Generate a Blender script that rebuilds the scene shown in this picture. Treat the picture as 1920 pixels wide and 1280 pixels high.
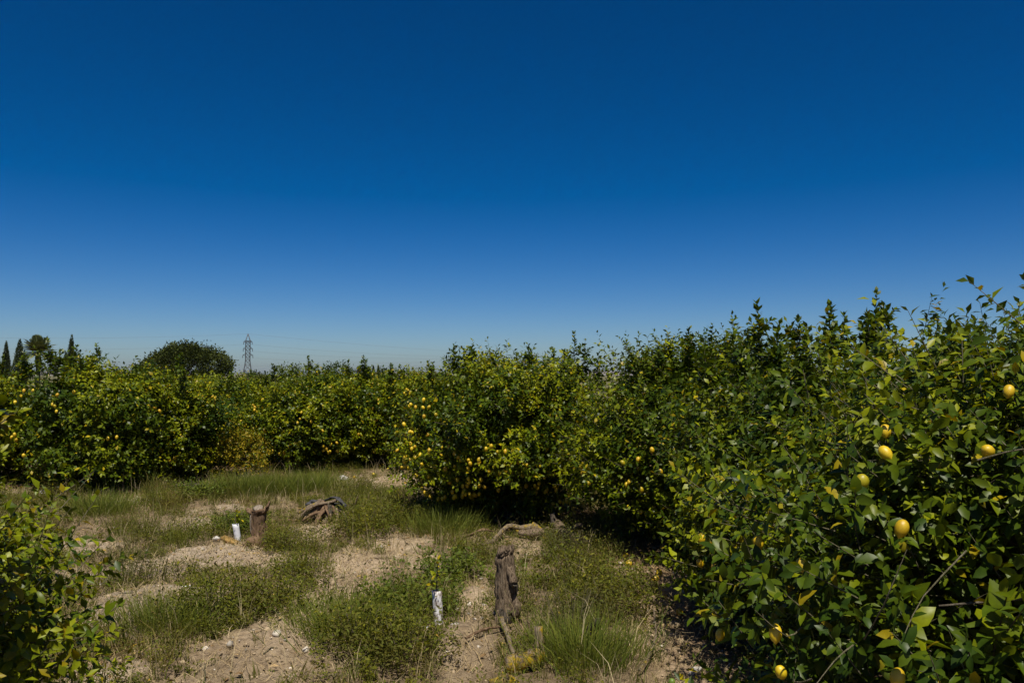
import bpy, math, random
import numpy as np
from mathutils import Vector, Matrix

# ------------------------------------------------------------------ scene, camera, sky, sun
for o in list(bpy.data.objects):
    bpy.data.objects.remove(o)
S = bpy.context.scene
COL = S.collection
EYE = np.array([0.0, 0.0, 2.5])
cam = bpy.data.cameras.new('camera')
cam.sensor_width = 36.0
cam.lens = 28.26
cam.clip_start = 0.05
cam.clip_end = 30000
co = bpy.data.objects.new('camera', cam)
co.location = EYE
co.rotation_euler = (math.radians(90 + 2.39), 0, 0)
COL.objects.link(co)
S.camera = co

SUN_EL, SUN_BACK = 65.0, -9.0         # elevation, degrees left of straight behind the camera
e_, a_ = math.radians(SUN_EL), math.radians(SUN_BACK)
SUN = Vector((-math.sin(a_) * math.cos(e_), -math.cos(a_) * math.cos(e_), math.sin(e_)))
W = bpy.data.worlds.new('World')
S.world = W
W.use_nodes = True
nt = W.node_tree
sky = nt.nodes.new('ShaderNodeTexSky')
sky.sky_type = 'NISHITA'
sky.sun_disc = False
sky.sun_elevation = e_
sky.sun_rotation = math.atan2(SUN.x, SUN.y)
sky.altitude = 0
sky.air_density = 0.6
sky.dust_density = 0.9
sky.ozone_density = 1.0
hs = nt.nodes.new('ShaderNodeHueSaturation')
hs.inputs['Saturation'].default_value = 1.43
hs.inputs['Hue'].default_value = 0.504
cl = nt.nodes.new('ShaderNodeVectorMath')
cl.operation = 'MAXIMUM'
bg = nt.nodes['Background']
bg.inputs['Strength'].default_value = 0.083
dim = nt.nodes.new('ShaderNodeVectorMath')
dim.operation = 'SCALE'
dim.inputs['Scale'].default_value = 0.1
gam = nt.nodes.new('ShaderNodeGamma')
gam.inputs['Gamma'].default_value = 1.22
brt = nt.nodes.new('ShaderNodeVectorMath')
brt.operation = 'SCALE'
brt.inputs['Scale'].default_value = 10.0
nt.links.new(sky.outputs[0], dim.inputs[0])
nt.links.new(dim.outputs[0], gam.inputs['Color'])
nt.links.new(gam.outputs[0], brt.inputs[0])
nt.links.new(brt.outputs[0], hs.inputs['Color'])
nt.links.new(hs.outputs[0], cl.inputs[0])
nt.links.new(cl.outputs[0], bg.inputs['Color'])
sl = bpy.data.lights.new('sun', 'SUN')
sl.energy = 5.0
sl.angle = math.radians(0.53)
sl.color = (1.0, 0.93, 0.80)
so = bpy.data.objects.new('sun', sl)
so.rotation_euler = (-SUN).to_track_quat('-Z', 'Y').to_euler()
so.location = (-20, -20, 40)
COL.objects.link(so)
S.view_settings.view_transform = 'Standard'
S.view_settings.look = 'None'
S.view_settings.exposure = 0.3
S.view_settings.gamma = 1.0
S.cycles.use_denoising = True
S.cycles.max_bounces = 6
S.cycles.diffuse_bounces = 3
S.cycles.transparent_max_bounces = 4

rng = np.random.default_rng(7)
random.seed(7)

# ------------------------------------------------------------------ materials
def new_mat(name):
    m = bpy.data.materials.new(name)
    m.use_nodes = True
    return m, m.node_tree, m.node_tree.nodes['Principled BSDF'], m.node_tree.nodes['Material Output']

def nd(t, kind, **kw):
    n = t.nodes.new(kind)
    for k, v in kw.items():
        setattr(n, k, v)
    return n

def noise(t, vec, scale, detail=5, rough=0.6):
    n = nd(t, 'ShaderNodeTexNoise')
    n.inputs['Scale'].default_value = scale
    n.inputs['Detail'].default_value = detail
    n.inputs['Roughness'].default_value = rough
    t.links.new(vec, n.inputs['Vector'])
    return n.outputs['Fac']

def ramp(t, fac, stops):
    r = nd(t, 'ShaderNodeValToRGB')
    els = r.color_ramp.elements
    while len(els) < len(stops):
        els.new(0.5)
    for e, (p, c) in zip(els, stops):
        e.position = p
        e.color = (*c, 1)
    t.links.new(fac, r.inputs['Fac'])
    return r.outputs['Color']

def mix(t, fac, a, b, mode='MIX'):
    m = nd(t, 'ShaderNodeMix', data_type='RGBA', blend_type=mode)
    for s, v in (('Factor', fac), ('A', a), ('B', b)):
        i = [q for q in m.inputs if q.name == s and (q.type == ('VALUE' if s == 'Factor' else 'RGBA'))][0]
        if isinstance(v, (int, float)):
            i.default_value = v
        elif isinstance(v, tuple):
            i.default_value = (*v, 1)
        else:
            t.links.new(v, i)
    return [q for q in m.outputs if q.type == 'RGBA'][0]

def bump(t, bsdf, h, strength, dist):
    b = nd(t, 'ShaderNodeBump')
    b.inputs['Strength'].default_value = strength
    b.inputs['Distance'].default_value = dist
    t.links.new(h, b.inputs['Height'])
    t.links.new(b.outputs['Normal'], bsdf.inputs['Normal'])

def leaf_material(name, rough=0.4, trans=0.17, spec=0.17):
    m, t, b, out = new_mat(name)
    at = nd(t, 'ShaderNodeAttribute', attribute_name='tint')
    geo = nd(t, 'ShaderNodeNewGeometry')
    n = noise(t, geo.outputs['Position'], 55, 2)
    c = mix(t, 0.35, at.outputs['Color'], ramp(t, n, [(0.3, (0.35, 0.35, 0.35)), (0.7, (1, 1, 1))]), 'MULTIPLY')
    back = mix(t, 0.25, c, (0.15, 0.19, 0.03))
    c2 = mix(t, geo.outputs['Backfacing'], c, back)
    t.links.new(c2, b.inputs['Base Color'])
    b.inputs['Roughness'].default_value = rough
    b.inputs['Specular IOR Level'].default_value = spec
    tr = nd(t, 'ShaderNodeBsdfTranslucent')
    hsv = nd(t, 'ShaderNodeHueSaturation')
    hsv.inputs['Hue'].default_value = 0.48
    hsv.inputs['Saturation'].default_value = 1.1
    hsv.inputs['Value'].default_value = 1.7
    t.links.new(c, hsv.inputs['Color'])
    t.links.new(hsv.outputs[0], tr.inputs['Color'])
    mx = nd(t, 'ShaderNodeMixShader')
    mx.inputs[0].default_value = trans
    t.links.new(b.outputs[0], mx.inputs[1])
    t.links.new(tr.outputs[0], mx.inputs[2])
    t.links.new(mx.outputs[0], out.inputs['Surface'])
    return m

M_LEAF = leaf_material('citrus_leaf')
M_WEED = leaf_material('weed_leaf', 0.6, 0.3, 0.15)
M_NEEDLE = leaf_material('conifer_foliage', 0.7, 0.08, 0.15)

def attr_material(name, rough):
    m, t, b, out = new_mat(name)
    at = nd(t, 'ShaderNodeAttribute', attribute_name='tint')
    t.links.new(at.outputs['Color'], b.inputs['Base Color'])
    b.inputs['Roughness'].default_value = rough
    b.inputs['Specular IOR Level'].default_value = 0.2
    return m
M_DRY = attr_material('dry_plant_matter', 0.85)

def wood_material(name, dark, mid, light, lichen=0.0, scale=1.0):
    m, t, b, out = new_mat(name)
    tc = nd(t, 'ShaderNodeTexCoord')
    mp = nd(t, 'ShaderNodeMapping')
    mp.inputs['Scale'].default_value = (22 * scale, 22 * scale, 3.0 * scale)
    t.links.new(tc.outputs['Object'], mp.inputs['Vector'])
    n1 = noise(t, mp.outputs[0], 1.6, 7, 0.65)
    n2 = noise(t, tc.outputs['Object'], 9, 4)
    c = ramp(t, n1, [(0.33, dark), (0.46, mid), (0.72, light)])
    c = mix(t, 0.5, c, ramp(t, n2, [(0.3, (0.45, 0.42, 0.4)), (0.7, (1, 1, 1))]), 'MULTIPLY')
    if lichen > 0:
        n3 = noise(t, tc.outputs['Object'], 11, 5, 0.7)
        c = mix(t, ramp(t, n3, [(0.58 - 0.3 * lichen, (0, 0, 0)), (0.72 - 0.3 * lichen, (1, 1, 1))]), c, (0.31, 0.215, 0.008))
    t.links.new(c, b.inputs['Base Color'])
    b.inputs['Roughness'].default_value = 0.9
    b.inputs['Specular IOR Level'].default_value = 0.15
    bump(t, b, n1, 1.0, 0.03)
    return m

M_BARK = wood_material('citrus_bark', (0.03, 0.026, 0.02), (0.09, 0.075, 0.055), (0.2, 0.175, 0.13))
M_TWIG = wood_material('twig_bark', (0.05, 0.05, 0.02), (0.12, 0.11, 0.06), (0.24, 0.21, 0.15))
M_STUMP = wood_material('weathered_stump_wood', (0.030, 0.021, 0.014), (0.165, 0.12, 0.08), (0.35, 0.275, 0.19), 0.0, 2.0)
M_STUMP_RED = wood_material('reddish_stump_wood', (0.045, 0.026, 0.014), (0.15, 0.095, 0.055), (0.30, 0.21, 0.13))
M_CUT = wood_material('cut_wood', (0.11, 0.09, 0.07), (0.27, 0.225, 0.175), (0.42, 0.36, 0.29))
M_LICHEN = wood_material('lichen_wood', (0.05, 0.038, 0.025), (0.14, 0.105, 0.07), (0.28, 0.22, 0.15), 0.55)
M_LICHEN_L = wood_material('lightly_lichened_wood', (0.06, 0.045, 0.03), (0.18, 0.14, 0.095), (0.32, 0.26, 0.18), 0.18)
M_CHAR = wood_material('blackened_bark', (0.018, 0.018, 0.02), (0.06, 0.06, 0.066), (0.16, 0.16, 0.17))
M_ROOT = wood_material('dark_root', (0.012, 0.010, 0.008), (0.05, 0.042, 0.032), (0.15, 0.125, 0.1))

def plain(name, col, rough=0.6, spec=0.3, metal=0.0, n_scale=None, n_amt=0.3):
    m, t, b, out = new_mat(name)
    b.inputs['Roughness'].default_value = rough
    b.inputs['Specular IOR Level'].default_value = spec
    b.inputs['Metallic'].default_value = metal
    b.inputs['Base Color'].default_value = (*col, 1)
    if n_scale:
        tc = nd(t, 'ShaderNodeTexCoord')
        n = noise(t, tc.outputs['Object'], n_scale, 5)
        lo = tuple(max(0, 1 - n_amt * 2) for _ in range(3))
        t.links.new(mix(t, 1.0, col, ramp(t, n, [(0.35, lo), (0.6, (1, 1, 1))]), 'MULTIPLY'), b.inputs['Base Color'])
    return m

def lemon_material(name, c1, c2):
    m, t, b, out = new_mat(name)
    tc = nd(t, 'ShaderNodeTexCoord')
    oi = nd(t, 'ShaderNodeObjectInfo')
    n = noise(t, tc.outputs['Object'], 2.2, 3)
    c = ramp(t, n, [(0.35, c1), (0.65, c2)])
    dk = ramp(t, oi.outputs['Random'], [(0.0, (0.50, 0.62, 0.5)), (0.18, (0.72, 0.70, 0.5)), (0.3, (0.75, 0.62, 0.5)), (0.8, (1, 1, 1))])
    t.links.new(mix(t, 1.0, c, dk, 'MULTIPLY'), b.inputs['Base Color'])
    b.inputs['Roughness'].default_value = 0.42
    n2 = noise(t, tc.outputs['Object'], 30, 2)
    bump(t, b, n2, 0.12, 0.02)
    return m
M_LEMON = lemon_material('lemon_peel', (0.50, 0.34, 0.008), (0.62, 0.46, 0.014))
M_GREEN_LEMON = lemon_material('unripe_lemon_peel', (0.09, 0.15, 0.02), (0.16, 0.22, 0.03))

m, t, b, out = new_mat('dry_soil')
geo = nd(t, 'ShaderNodeNewGeometry')
at = nd(t, 'ShaderNodeAttribute', attribute_name='tint')
n1 = noise(t, geo.outputs['Position'], 1.3, 6)
n2 = noise(t, geo.outputs['Position'], 16, 6, 0.7)
n3 = noise(t, geo.outputs['Position'], 70, 4, 0.7)
mpn = nd(t, 'ShaderNodeMapping')
mpn.inputs['Rotation'].default_value = (0, 0, 0.7)
mpn.inputs['Scale'].default_value = (14, 90, 20)
t.links.new(geo.outputs['Position'], mpn.inputs['Vector'])
n4 = noise(t, mpn.outputs[0], 1.0, 4, 0.6)
c = mix(t, 0.55, at.outputs['Color'], ramp(t, n1, [(0.3, (0.55, 0.5, 0.45)), (0.7, (1.0, 1.0, 1.0))]), 'MULTIPLY')
c = mix(t, 0.75, c, ramp(t, n2, [(0.3, (0.42, 0.38, 0.33)), (0.6, (1.0, 1.0, 1.0))]), 'MULTIPLY')
c = mix(t, 0.45, c, ramp(t, n4, [(0.35, (0.4, 0.36, 0.3)), (0.55, (1.0, 1.0, 1.0))]), 'MULTIPLY')
c = mix(t, ramp(t, n3, [(0.62, (0, 0, 0)), (0.72, (0.5, 0.5, 0.5))]), c, (0.52, 0.45, 0.37))
t.links.new(c, b.inputs['Base Color'])
b.inputs['Roughness'].default_value = 0.95
b.inputs['Specular IOR Level'].default_value = 0.1
ma = nd(t, 'ShaderNodeMath', operation='ADD')
t.links.new(n2, ma.inputs[0])
t.links.new(n3, ma.inputs[1])
bump(t, b, ma.outputs[0], 0.9, 0.03)
M_SOIL = m

M_HILL = plain('bare_rock_hill', (0.17, 0.15, 0.14), 1.0, 0.0, 0, 0.002, 0.12)
M_STEEL = plain('galvanised_steel', (0.07, 0.072, 0.08), 0.6, 0.4, 0.0)
M_WIRE = plain('aluminium_cable', (0.13, 0.14, 0.16), 0.6, 0.3)
M_OCHRE = plain('ochre_render', (0.52, 0.33, 0.12), 0.9, 0.1, 0, 1.5, 0.12)
M_WHITE = plain('white_paint', (0.75, 0.74, 0.72), 0.8, 0.2, 0, 2.0, 0.06)
M_DOOR = plain('brown_door_paint', (0.10, 0.06, 0.035), 0.7)
M_TUBE = plain('white_plastic_guard', (0.60, 0.61, 0.65), 0.5, 0.4, 0, 18, 0.1)
m, t, b, out = new_mat('soiled_plastic_guard')
tc = nd(t, 'ShaderNodeTexCoord')
mpn = nd(t, 'ShaderNodeMapping')
mpn.inputs['Scale'].default_value = (30, 30, 14)
t.links.new(tc.outputs['Object'], mpn.inputs['Vector'])
c = ramp(t, noise(t, mpn.outputs[0], 1.0, 6, 0.7), [(0.44, (0.16, 0.13, 0.115)), (0.52, (0.5, 0.48, 0.47)), (0.60, (0.66, 0.68, 0.72))])
t.links.new(c, b.inputs['Base Color'])
b.inputs['Roughness'].default_value = 0.55
M_TUBE_DIRTY = m
M_PLANK = plain('yellow_wood', (0.33, 0.21, 0.07), 0.85, 0.1, 0, 9, 0.25)
M_LITTER = plain('white_litter_film', (0.78, 0.78, 0.8), 0.4, 0.4)
M_STONE = plain('pale_stone', (0.55, 0.52, 0.48), 0.9, 0.1, 0, 12, 0.2)

# ------------------------------------------------------------------ mesh helpers
def mesh_np(name, verts, tris, tint=None, mat=None, smooth=False):
    verts = np.ascontiguousarray(verts, dtype=np.float32)
    tris = np.ascontiguousarray(tris, dtype=np.int32)
    me = bpy.data.meshes.new(name)
    me.vertices.add(len(verts))
    me.vertices.foreach_set('co', verts.ravel())
    me.loops.add(tris.size)
    me.loops.foreach_set('vertex_index', tris.ravel())
    k = tris.shape[1]
    me.polygons.add(len(tris))
    me.polygons.foreach_set('loop_start', np.arange(0, tris.size, k, dtype=np.int32))
    me.polygons.foreach_set('loop_total', np.full(len(tris), k, dtype=np.int32))
    if smooth:
        me.polygons.foreach_set('use_smooth', np.ones(len(tris), dtype=bool))
    if tint is not None:
        a = me.color_attributes.new('tint', 'FLOAT_COLOR', 'POINT')
        c4 = np.ones((len(verts), 4), dtype=np.float32)
        c4[:, :3] = tint
        a.data.foreach_set('color', c4.ravel())
    me.update(calc_edges=True)
    if mat:
        me.materials.append(mat)
    return me

def obj(name, me, parent=None, loc=(0, 0, 0), rot=(0, 0, 0)):
    o = bpy.data.objects.new(name, me)
    o.location = loc
    o.rotation_euler = rot
    o.parent = parent
    COL.objects.link(o)
    return o

def tag(o, label=None, cat=None, group=None, kind=None):
    for k, v in (('label', label), ('category', cat), ('group', group), ('kind', kind)):
        if v:
            o[k] = v
    return o

def thing(name, label, cat, loc, rotz=0.0, group=None, scale=1.0):
    o = obj(name, None, None, loc, (0, 0, rotz))
    o.empty_display_size = 0.2
    o.scale = (scale,) * 3 if isinstance(scale, (int, float)) else scale
    return tag(o, label, cat, group)

def copy_tree(o, parent=None):
    c = o.copy()
    COL.objects.link(c)
    c.parent = parent
    for ch in list(o.children):
        copy_tree(ch, c)
    return c

def unit(v):
    return v / np.maximum(np.linalg.norm(v, axis=-1, keepdims=True), 1e-9)

class MB:
    """collects tubes and boxes into one mesh"""
    def __init__(self):
        self.v, self.f, self.n = [], [], 0
    def add(self, v, f):
        self.v.append(np.asarray(v, float))
        self.f.append(np.asarray(f, int) + self.n)
        self.n += len(v)
    def tube(self, pts, rad, n=6, caps=True, lump=0.0, seed=0, squash=1.0, gn=0.0):
        pts = np.asarray(pts, float)
        rad = np.broadcast_to(np.asarray(rad, float), (len(pts),))
        tg = np.gradient(pts, axis=0)
        tg = unit(tg)
        ref = np.array([0.0, 0.0, 1.0]) if abs(tg[0][2]) < 0.9 else np.array([0.0, 1.0, 0.0])
        r = np.random.default_rng(seed)
        ph = r.uniform(0, 6.28, 6)
        V = []
        for i, p in enumerate(pts):
            e1 = unit(np.cross(tg[i], ref))
            e2 = np.cross(tg[i], e1)
            ang = np.arange(n) * 2 * math.pi / n
            k = 1 + lump * (0.5 * np.sin(2 * ang + ph[0] + i * 0.25) + 0.35 * np.sin(3 * ang + ph[1] - i * 0.3) + 0.45 * np.sin(5 * ang + ph[2] + 0.2 * i)
                            + gn * np.sin(9 * ang + ph[3] + 0.15 * i)) + lump * 0.25 * r.normal(size=n)
            V.append(p + rad[i] * k[:, None] * (np.cos(ang)[:, None] * e1 + squash * np.sin(ang)[:, None] * e2))
        V = np.concatenate(V)
        F = []
        for i in range(len(pts) - 1):
            for j in range(n):
                a, b2 = i * n + j, i * n + (j + 1) % n
                F += [(a, b2, b2 + n), (a, b2 + n, a + n)]
        if caps:
            V = np.concatenate([V, pts[:1], pts[-1:]])
            c0, c1 = len(V) - 2, len(V) - 1
            L = (len(pts) - 1) * n
            for j in range(n):
                F += [(c0, (j + 1) % n, j), (c1, L + j, L + (j + 1) % n)]
        self.add(V, F)
        return self
    def box(self, c, s, rotz=0.0):
        c = np.asarray(c, float)
        h = np.asarray(s, float) / 2
        V = np.array([(x, y, z) for x in (-1, 1) for y in (-1, 1) for z in (-1, 1)]) * h
        cr, sr = math.cos(rotz), math.sin(rotz)
        V = V @ np.array([[cr, sr, 0], [-sr, cr, 0], [0, 0, 1]]) + c
        F = [(0, 1, 3), (0, 3, 2), (4, 6, 7), (4, 7, 5), (0, 4, 5), (0, 5, 1), (2, 3, 7), (2, 7, 6), (0, 2, 6), (0, 6, 4), (1, 5, 7), (1, 7, 3)]
        self.add(V, F)
        return self
    def build(self, name, mat, parent=None, loc=(0, 0, 0), rot=(0, 0, 0), smooth=True):
        me = mesh_np(name, np.concatenate(self.v), np.concatenate(self.f), None, mat, smooth)
        return obj(name, me, parent, loc, rot)

def spline(pts, n):
    pts = np.asarray(pts, float)
    P = np.concatenate([[2 * pts[0] - pts[1]], pts, [2 * pts[-1] - pts[-2]]])
    res = []
    m = len(pts) - 1
    for q in np.linspace(0, m, n):
        i = min(int(q), m - 1)
        u = q - i
        p0, p1, p2, p3 = P[i:i + 4]
        res.append(0.5 * ((2 * p1) + (-p0 + p2) * u + (2 * p0 - 5 * p1 + 4 * p2 - p3) * u * u + (-p0 + 3 * p1 - 3 * p2 + p3) * u ** 3))
    return np.array(res)

# value noise on a lattice
_T = np.random.default_rng(11).random((256, 256))
def vn(x, y):
    xi, yi = np.floor(x).astype(int), np.floor(y).astype(int)
    fx, fy = x - xi, y - yi
    fx, fy = fx * fx * (3 - 2 * fx), fy * fy * (3 - 2 * fy)
    g = lambda i, j: _T[i % 256, j % 256]
    return (g(xi, yi) * (1 - fx) + g(xi + 1, yi) * fx) * (1 - fy) + (g(xi, yi + 1) * (1 - fx) + g(xi + 1, yi + 1) * fx) * fy
def fbm(x, y, o=4):
    s, a, k = 0, 0.5, 1.0
    for i in range(o):
        s = s + a * vn(x * k + 17.3 * i, y * k + 5.1 * i)
        a *= 0.5
        k *= 2.03
    return s / (1 - 0.5 ** o)

# ------------------------------------------------------------------ layout
# the lemon trees: x, y of each trunk
ROW_NEAR = (3.2, 4.2)
ROW_SECOND = (3.35, 8.0)
ROW_THIRD = (2.75, 11.8)
ROW_END = (-0.1, 14.4)
LEFT_NEAR = (-3.82, 3.75)
LEFT_ROW = [(-12.4, 18.3), (-9.3, 18.6), (-8.25, 19.7), (-8.0, 23.6), (-5.2, 22.0), (-3.9, 22.8), (-2.3, 22.4)]
BACK_ROW = [(-13.5, 26.5), (-10.6, 27.2), (-6.4, 27.0), (-3.2, 27.0), (0.9, 18.8), (4.6, 15.4), (7.2, 10.2)]
TRUNKS = [ROW_NEAR, ROW_SECOND, ROW_THIRD, ROW_END, LEFT_NEAR] + LEFT_ROW + BACK_ROW
# bare, dry patches of soil: x, y, half width, half depth
BARE = [(-4.02, 8.73, 0.60, 0.88), (-2.16, 7.26, 0.65, 0.67), (-3.97, 11.25, 0.62, 0.66), (-5.59, 13.52, 0.53, 0.67), (-2.07, 10.35, 0.50, 1.37),
        (-1.74, 12.10, 0.48, 1.06), (-2.07, 8.63, 0.31, 0.85), (-3.08, 12.79, 0.35, 0.85), (-0.4, 8.81, 0.24, 0.79), (-0.38, 7.29, 0.19, 0.81),
        (0.22, 11.34, 0.19, 0.60), (1.88, 9.35, 0.45, 1.33), (1.7, 7.36, 0.40, 0.83), (-7.51, 15.86, 0.32, 0.66), (-10.99, 18.0, 0.74, 0.9),
        (-4.0, 19.02, 0.56, 0.95), (-7.0, 20.0, 0.80, 0.87), (-2.9, 18.42, 0.72, 1.24), (-2.49, 8.29, 0.22, 0.36), (-3.35, 6.77, 0.26, 0.23),
        (-5.0, 10.3, 0.7, 0.5), (-6.6, 11.9, 0.6, 0.5), (-1.1, 10.7, 0.3, 0.5), (1.72, 8.5, 0.42, 2.0), (-5.2, 14.9, 0.5, 0.5), (-3.1, 10.9, 0.5, 0.5),
        (-1.9, 5.4, 0.8, 0.7), (0.6, 4.6, 0.6, 0.7), (-0.7, 3.0, 1.0, 0.8)]

def bareness(x, y):
    b = np.zeros_like(x)
    w = (fbm(x * 2.2 + 3, y * 2.2 + 9, 4) - 0.5) * 1.5
    for cx, cy, rx, ry in BARE:
        q = np.sqrt(((x - cx) / rx) ** 2 + ((y - cy) / ry) ** 2) / 1.08
        b = np.maximum(b, np.clip((1.25 - q + w * 1.05) / 0.5, 0, 1))
    return b

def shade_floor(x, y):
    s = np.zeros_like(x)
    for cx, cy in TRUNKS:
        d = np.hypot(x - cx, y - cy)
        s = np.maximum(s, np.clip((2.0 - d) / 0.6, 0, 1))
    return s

def height(x, y):
    x = np.asarray(x, float)
    y = np.asarray(y, float)
    near = np.clip((45 - np.hypot(x, y - 10)) / 25, 0, 1)
    h = 0.20 * (fbm(x * 0.35 + 40, y * 0.35 + 8, 3) - 0.5) + 0.10 * (fbm(x * 1.3 + 4, y * 1.3 + 70, 3) - 0.5)
    h = h + 0.07 * (fbm(x * 5 + 4, y * 5 + 7, 3) - 0.5)
    for mx, my, r, a in ((-0.42, 7.7, 0.45, 0.13), (-0.38, 9.0, 0.4, 0.08), (-3.9, 11.3, 0.7, 0.12), (-4.0, 8.9, 0.7, 0.10), (-2.2, 7.2, 0.8, 0.08), (-3.1, 12.9, 0.6, 0.10)):
        h = h + a * np.exp(-(((x - mx) ** 2 + (y - my) ** 2) / r ** 2))
    return h * near

def hz(x, y):
    return float(height(np.array([x]), np.array([y]))[0])

# ------------------------------------------------------------------ ground
def axis(lo, hi, step, far_lo, far_hi):
    core = np.arange(lo, hi + step / 2, step)
    up, s = [core[-1]], step
    while up[-1] < far_hi:
        s *= 1.22
        up.append(up[-1] + s)
    dn, s = [core[0]], step
    while dn[-1] > far_lo:
        s *= 1.22
        dn.append(dn[-1] - s)
    return np.array(dn[:0:-1] + list(core) + up[1:])

gx = axis(-8.5, 3.2, 0.045, -9000, 9000)
gy = axis(5.0, 19.5, 0.055, -400, 12000)
GX, GY = np.meshgrid(gx, gy)
fx, fy = GX.ravel(), GY.ravel()
B = bareness(fx, fy)
SH = shade_floor(fx, fy)
fine = (fbm(fx * 9, fy * 9, 4) - 0.5) * 0.11 * B + (vn(fx * 24, fy * 24) - 0.5) * 0.018
FZ = height(fx, fy) + fine * np.clip((30 - np.hypot(fx, fy - 10)) / 10, 0, 1)
pale = np.array([0.57, 0.455, 0.32])
brown = np.array([0.27, 0.205, 0.13])
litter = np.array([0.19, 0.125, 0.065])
tone = fbm(fx * 0.9 + 31, fy * 0.9 + 2, 3)[:, None]
tint = brown + (pale - brown) * np.clip(B[:, None] * (0.05 + 1.75 * (tone - 0.1)), 0, 1.1)
redder = np.clip((fx - 1.0) / 0.8, 0, 1)[:, None] * np.array([0.0, -0.03, -0.035])
grey = np.clip((-2.8 - fx) / 1.0, 0, 1)[:, None] * B[:, None]
tint = tint * (1 - 0.5 * grey) + 0.5 * grey * np.array([0.50, 0.43, 0.345]) * (0.5 + tone)
tint = tint + redder
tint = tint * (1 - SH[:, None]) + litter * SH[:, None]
far = np.clip((np.hypot(fx, fy) - 30) / 60, 0, 1)[:, None]
tint = tint * (1 - far) + np.array([0.17, 0.16, 0.085]) * far
nx, ny = len(gx), len(gy)
I = np.arange(nx * ny).reshape(ny, nx)
Q = np.stack([I[:-1, :-1].ravel(), I[:-1, 1:].ravel(), I[1:, 1:].ravel(), I[1:, :-1].ravel()], 1)
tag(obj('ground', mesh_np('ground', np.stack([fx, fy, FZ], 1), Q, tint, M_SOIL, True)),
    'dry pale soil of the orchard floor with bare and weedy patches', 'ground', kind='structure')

# far hills
hx = np.linspace(-7000, 5000, 160)
prof = np.minimum(6 + 190 * np.clip(fbm(hx * 0.0008 + 3, hx * 0 + 2.2, 4) - 0.45, 0, 1), 50)
V, F = [], []
for k, (dy, kz) in enumerate(((-900, -0.1), (-450, 0.55), (0, 1.0), (500, 0.5), (1000, -0.1))):
    jit = (fbm(hx * 0.004 + k * 7, hx * 0 + k, 3) - 0.5)
    V.append(np.stack([hx, 9500 + dy + jit * 300, prof * kz * (1 + 0.15 * jit)], 1))
V = np.concatenate(V)
n_ = len(hx)
for k in range(4):
    for i in range(n_ - 1):
        F.append((k * n_ + i, k * n_ + i + 1, (k + 1) * n_ + i + 1, (k + 1) * n_ + i))
tag(obj('hills', mesh_np('hills', V, F, None, M_HILL, True)), 'faint mauve hills low on the horizon', 'hills', kind='structure')

# haze: the air over the plain
m = bpy.data.materials.new('haze_air')
m.use_nodes = True
t = m.node_tree
t.nodes.remove(t.nodes['Principled BSDF'])
pv = nd(t, 'ShaderNodeVolumePrincipled')
pv.inputs['Color'].default_value = (0.86, 0.9, 1.0, 1)
pv.inputs['Density'].default_value = 3e-5
pv.inputs['Anisotropy'].default_value = 0.2
t.links.new(pv.outputs[0], t.nodes['Material Output'].inputs['Volume'])
tag(MB().box((0, 5900, 31.0), (19000, 13000, 64)).build('haze', m, smooth=False), 'thin bluish haze over the plain', 'haze', kind='stuff')

# ------------------------------------------------------------------ leaves
def leaf_shape(level):
    """unit leaf along +Y, normal +Z, width 1 in X"""
    if level == 4:
        v = [(0, 0, 0)]
        for yy, w in ((0.16, 0.31), (0.42, 0.5), (0.72, 0.37)):
            z = 0.10 * yy - 0.28 * yy * yy
            v += [(-w, yy, z + 0.16 * w), (0, yy, z), (w, yy, z + 0.16 * w)]
        v.append((0, 1.0, -0.18))
        f = [(0, 2, 1), (0, 3, 2), (7, 8, 10), (8, 9, 10)]
        for k in (1, 4):
            f += [(k, k + 1, k + 4), (k, k + 4, k + 3), (k + 1, k + 2, k + 5), (k + 1, k + 5, k + 4)]
    elif level == 3:
        ys = (0.3, 0.68)
        hw = (0.47, 0.40)
        v = [(0, 0, 0)]
        for yy, w in zip(ys, hw):
            z = 0.10 * yy - 0.28 * yy * yy
            v += [(-w, yy, z + 0.16 * w), (0, yy, z), (w, yy, z + 0.16 * w)]
        v.append((0, 1.0, -0.18))
        f = [(0, 2, 1), (0, 3, 2), (1, 2, 5), (1, 5, 4), (2, 3, 6), (2, 6, 5), (4, 5, 7), (5, 6, 7)]
    elif level == 2:
        v = [(0, 0, 0), (-0.48, 0.45, 0.06), (0, 0.5, -0.03), (0.48, 0.45, 0.06), (0, 1, -0.16)]
        f = [(0, 2, 1), (0, 3, 2), (1, 2, 4), (2, 3, 4)]
    else:
        v = [(0, 0, 0), (-0.5, 0.5, 0.05), (0.5, 0.5, 0.05), (0, 1, -0.12)]
        f = [(0, 2, 1), (1, 2, 3)]
    return np.array(v, float), np.array(f, int)

def leaves_arrays(L, level):
    """L: dict of pos, dirv, nrm, size, wid, tint"""
    v, f = leaf_shape(level)
    n = len(L['pos'])
    Y = L['dirv']
    X = unit(np.cross(Y, L['nrm']))
    Z = np.cross(X, Y)
    s = L['size'][:, None, None]
    P = L['pos'][:, None, :] + s * (v[None, :, 0:1] * L['wid'][:, None, None] * X[:, None, :] + v[None, :, 1:2] * Y[:, None, :] + v[None, :, 2:3] * Z[:, None, :])
    Fc = (np.arange(n)[:, None, None] * len(v) + f[None]).reshape(-1, 3)
    T = np.repeat(L['tint'], len(v), axis=0)
    return P.reshape(-1, 3), Fc, T

def leaves_mesh(name, L, level, mat):
    P, Fc, T = leaves_arrays(L, level)
    return mesh_np(name, P, Fc, T, mat, True)

def join_meshes(name, a, b2):
    return mesh_np(name, np.concatenate([a[0], b2[0]]), np.concatenate([a[1], b2[1] + len(a[0])]), np.concatenate([a[2], b2[2]]), M_LEAF, True)

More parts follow.
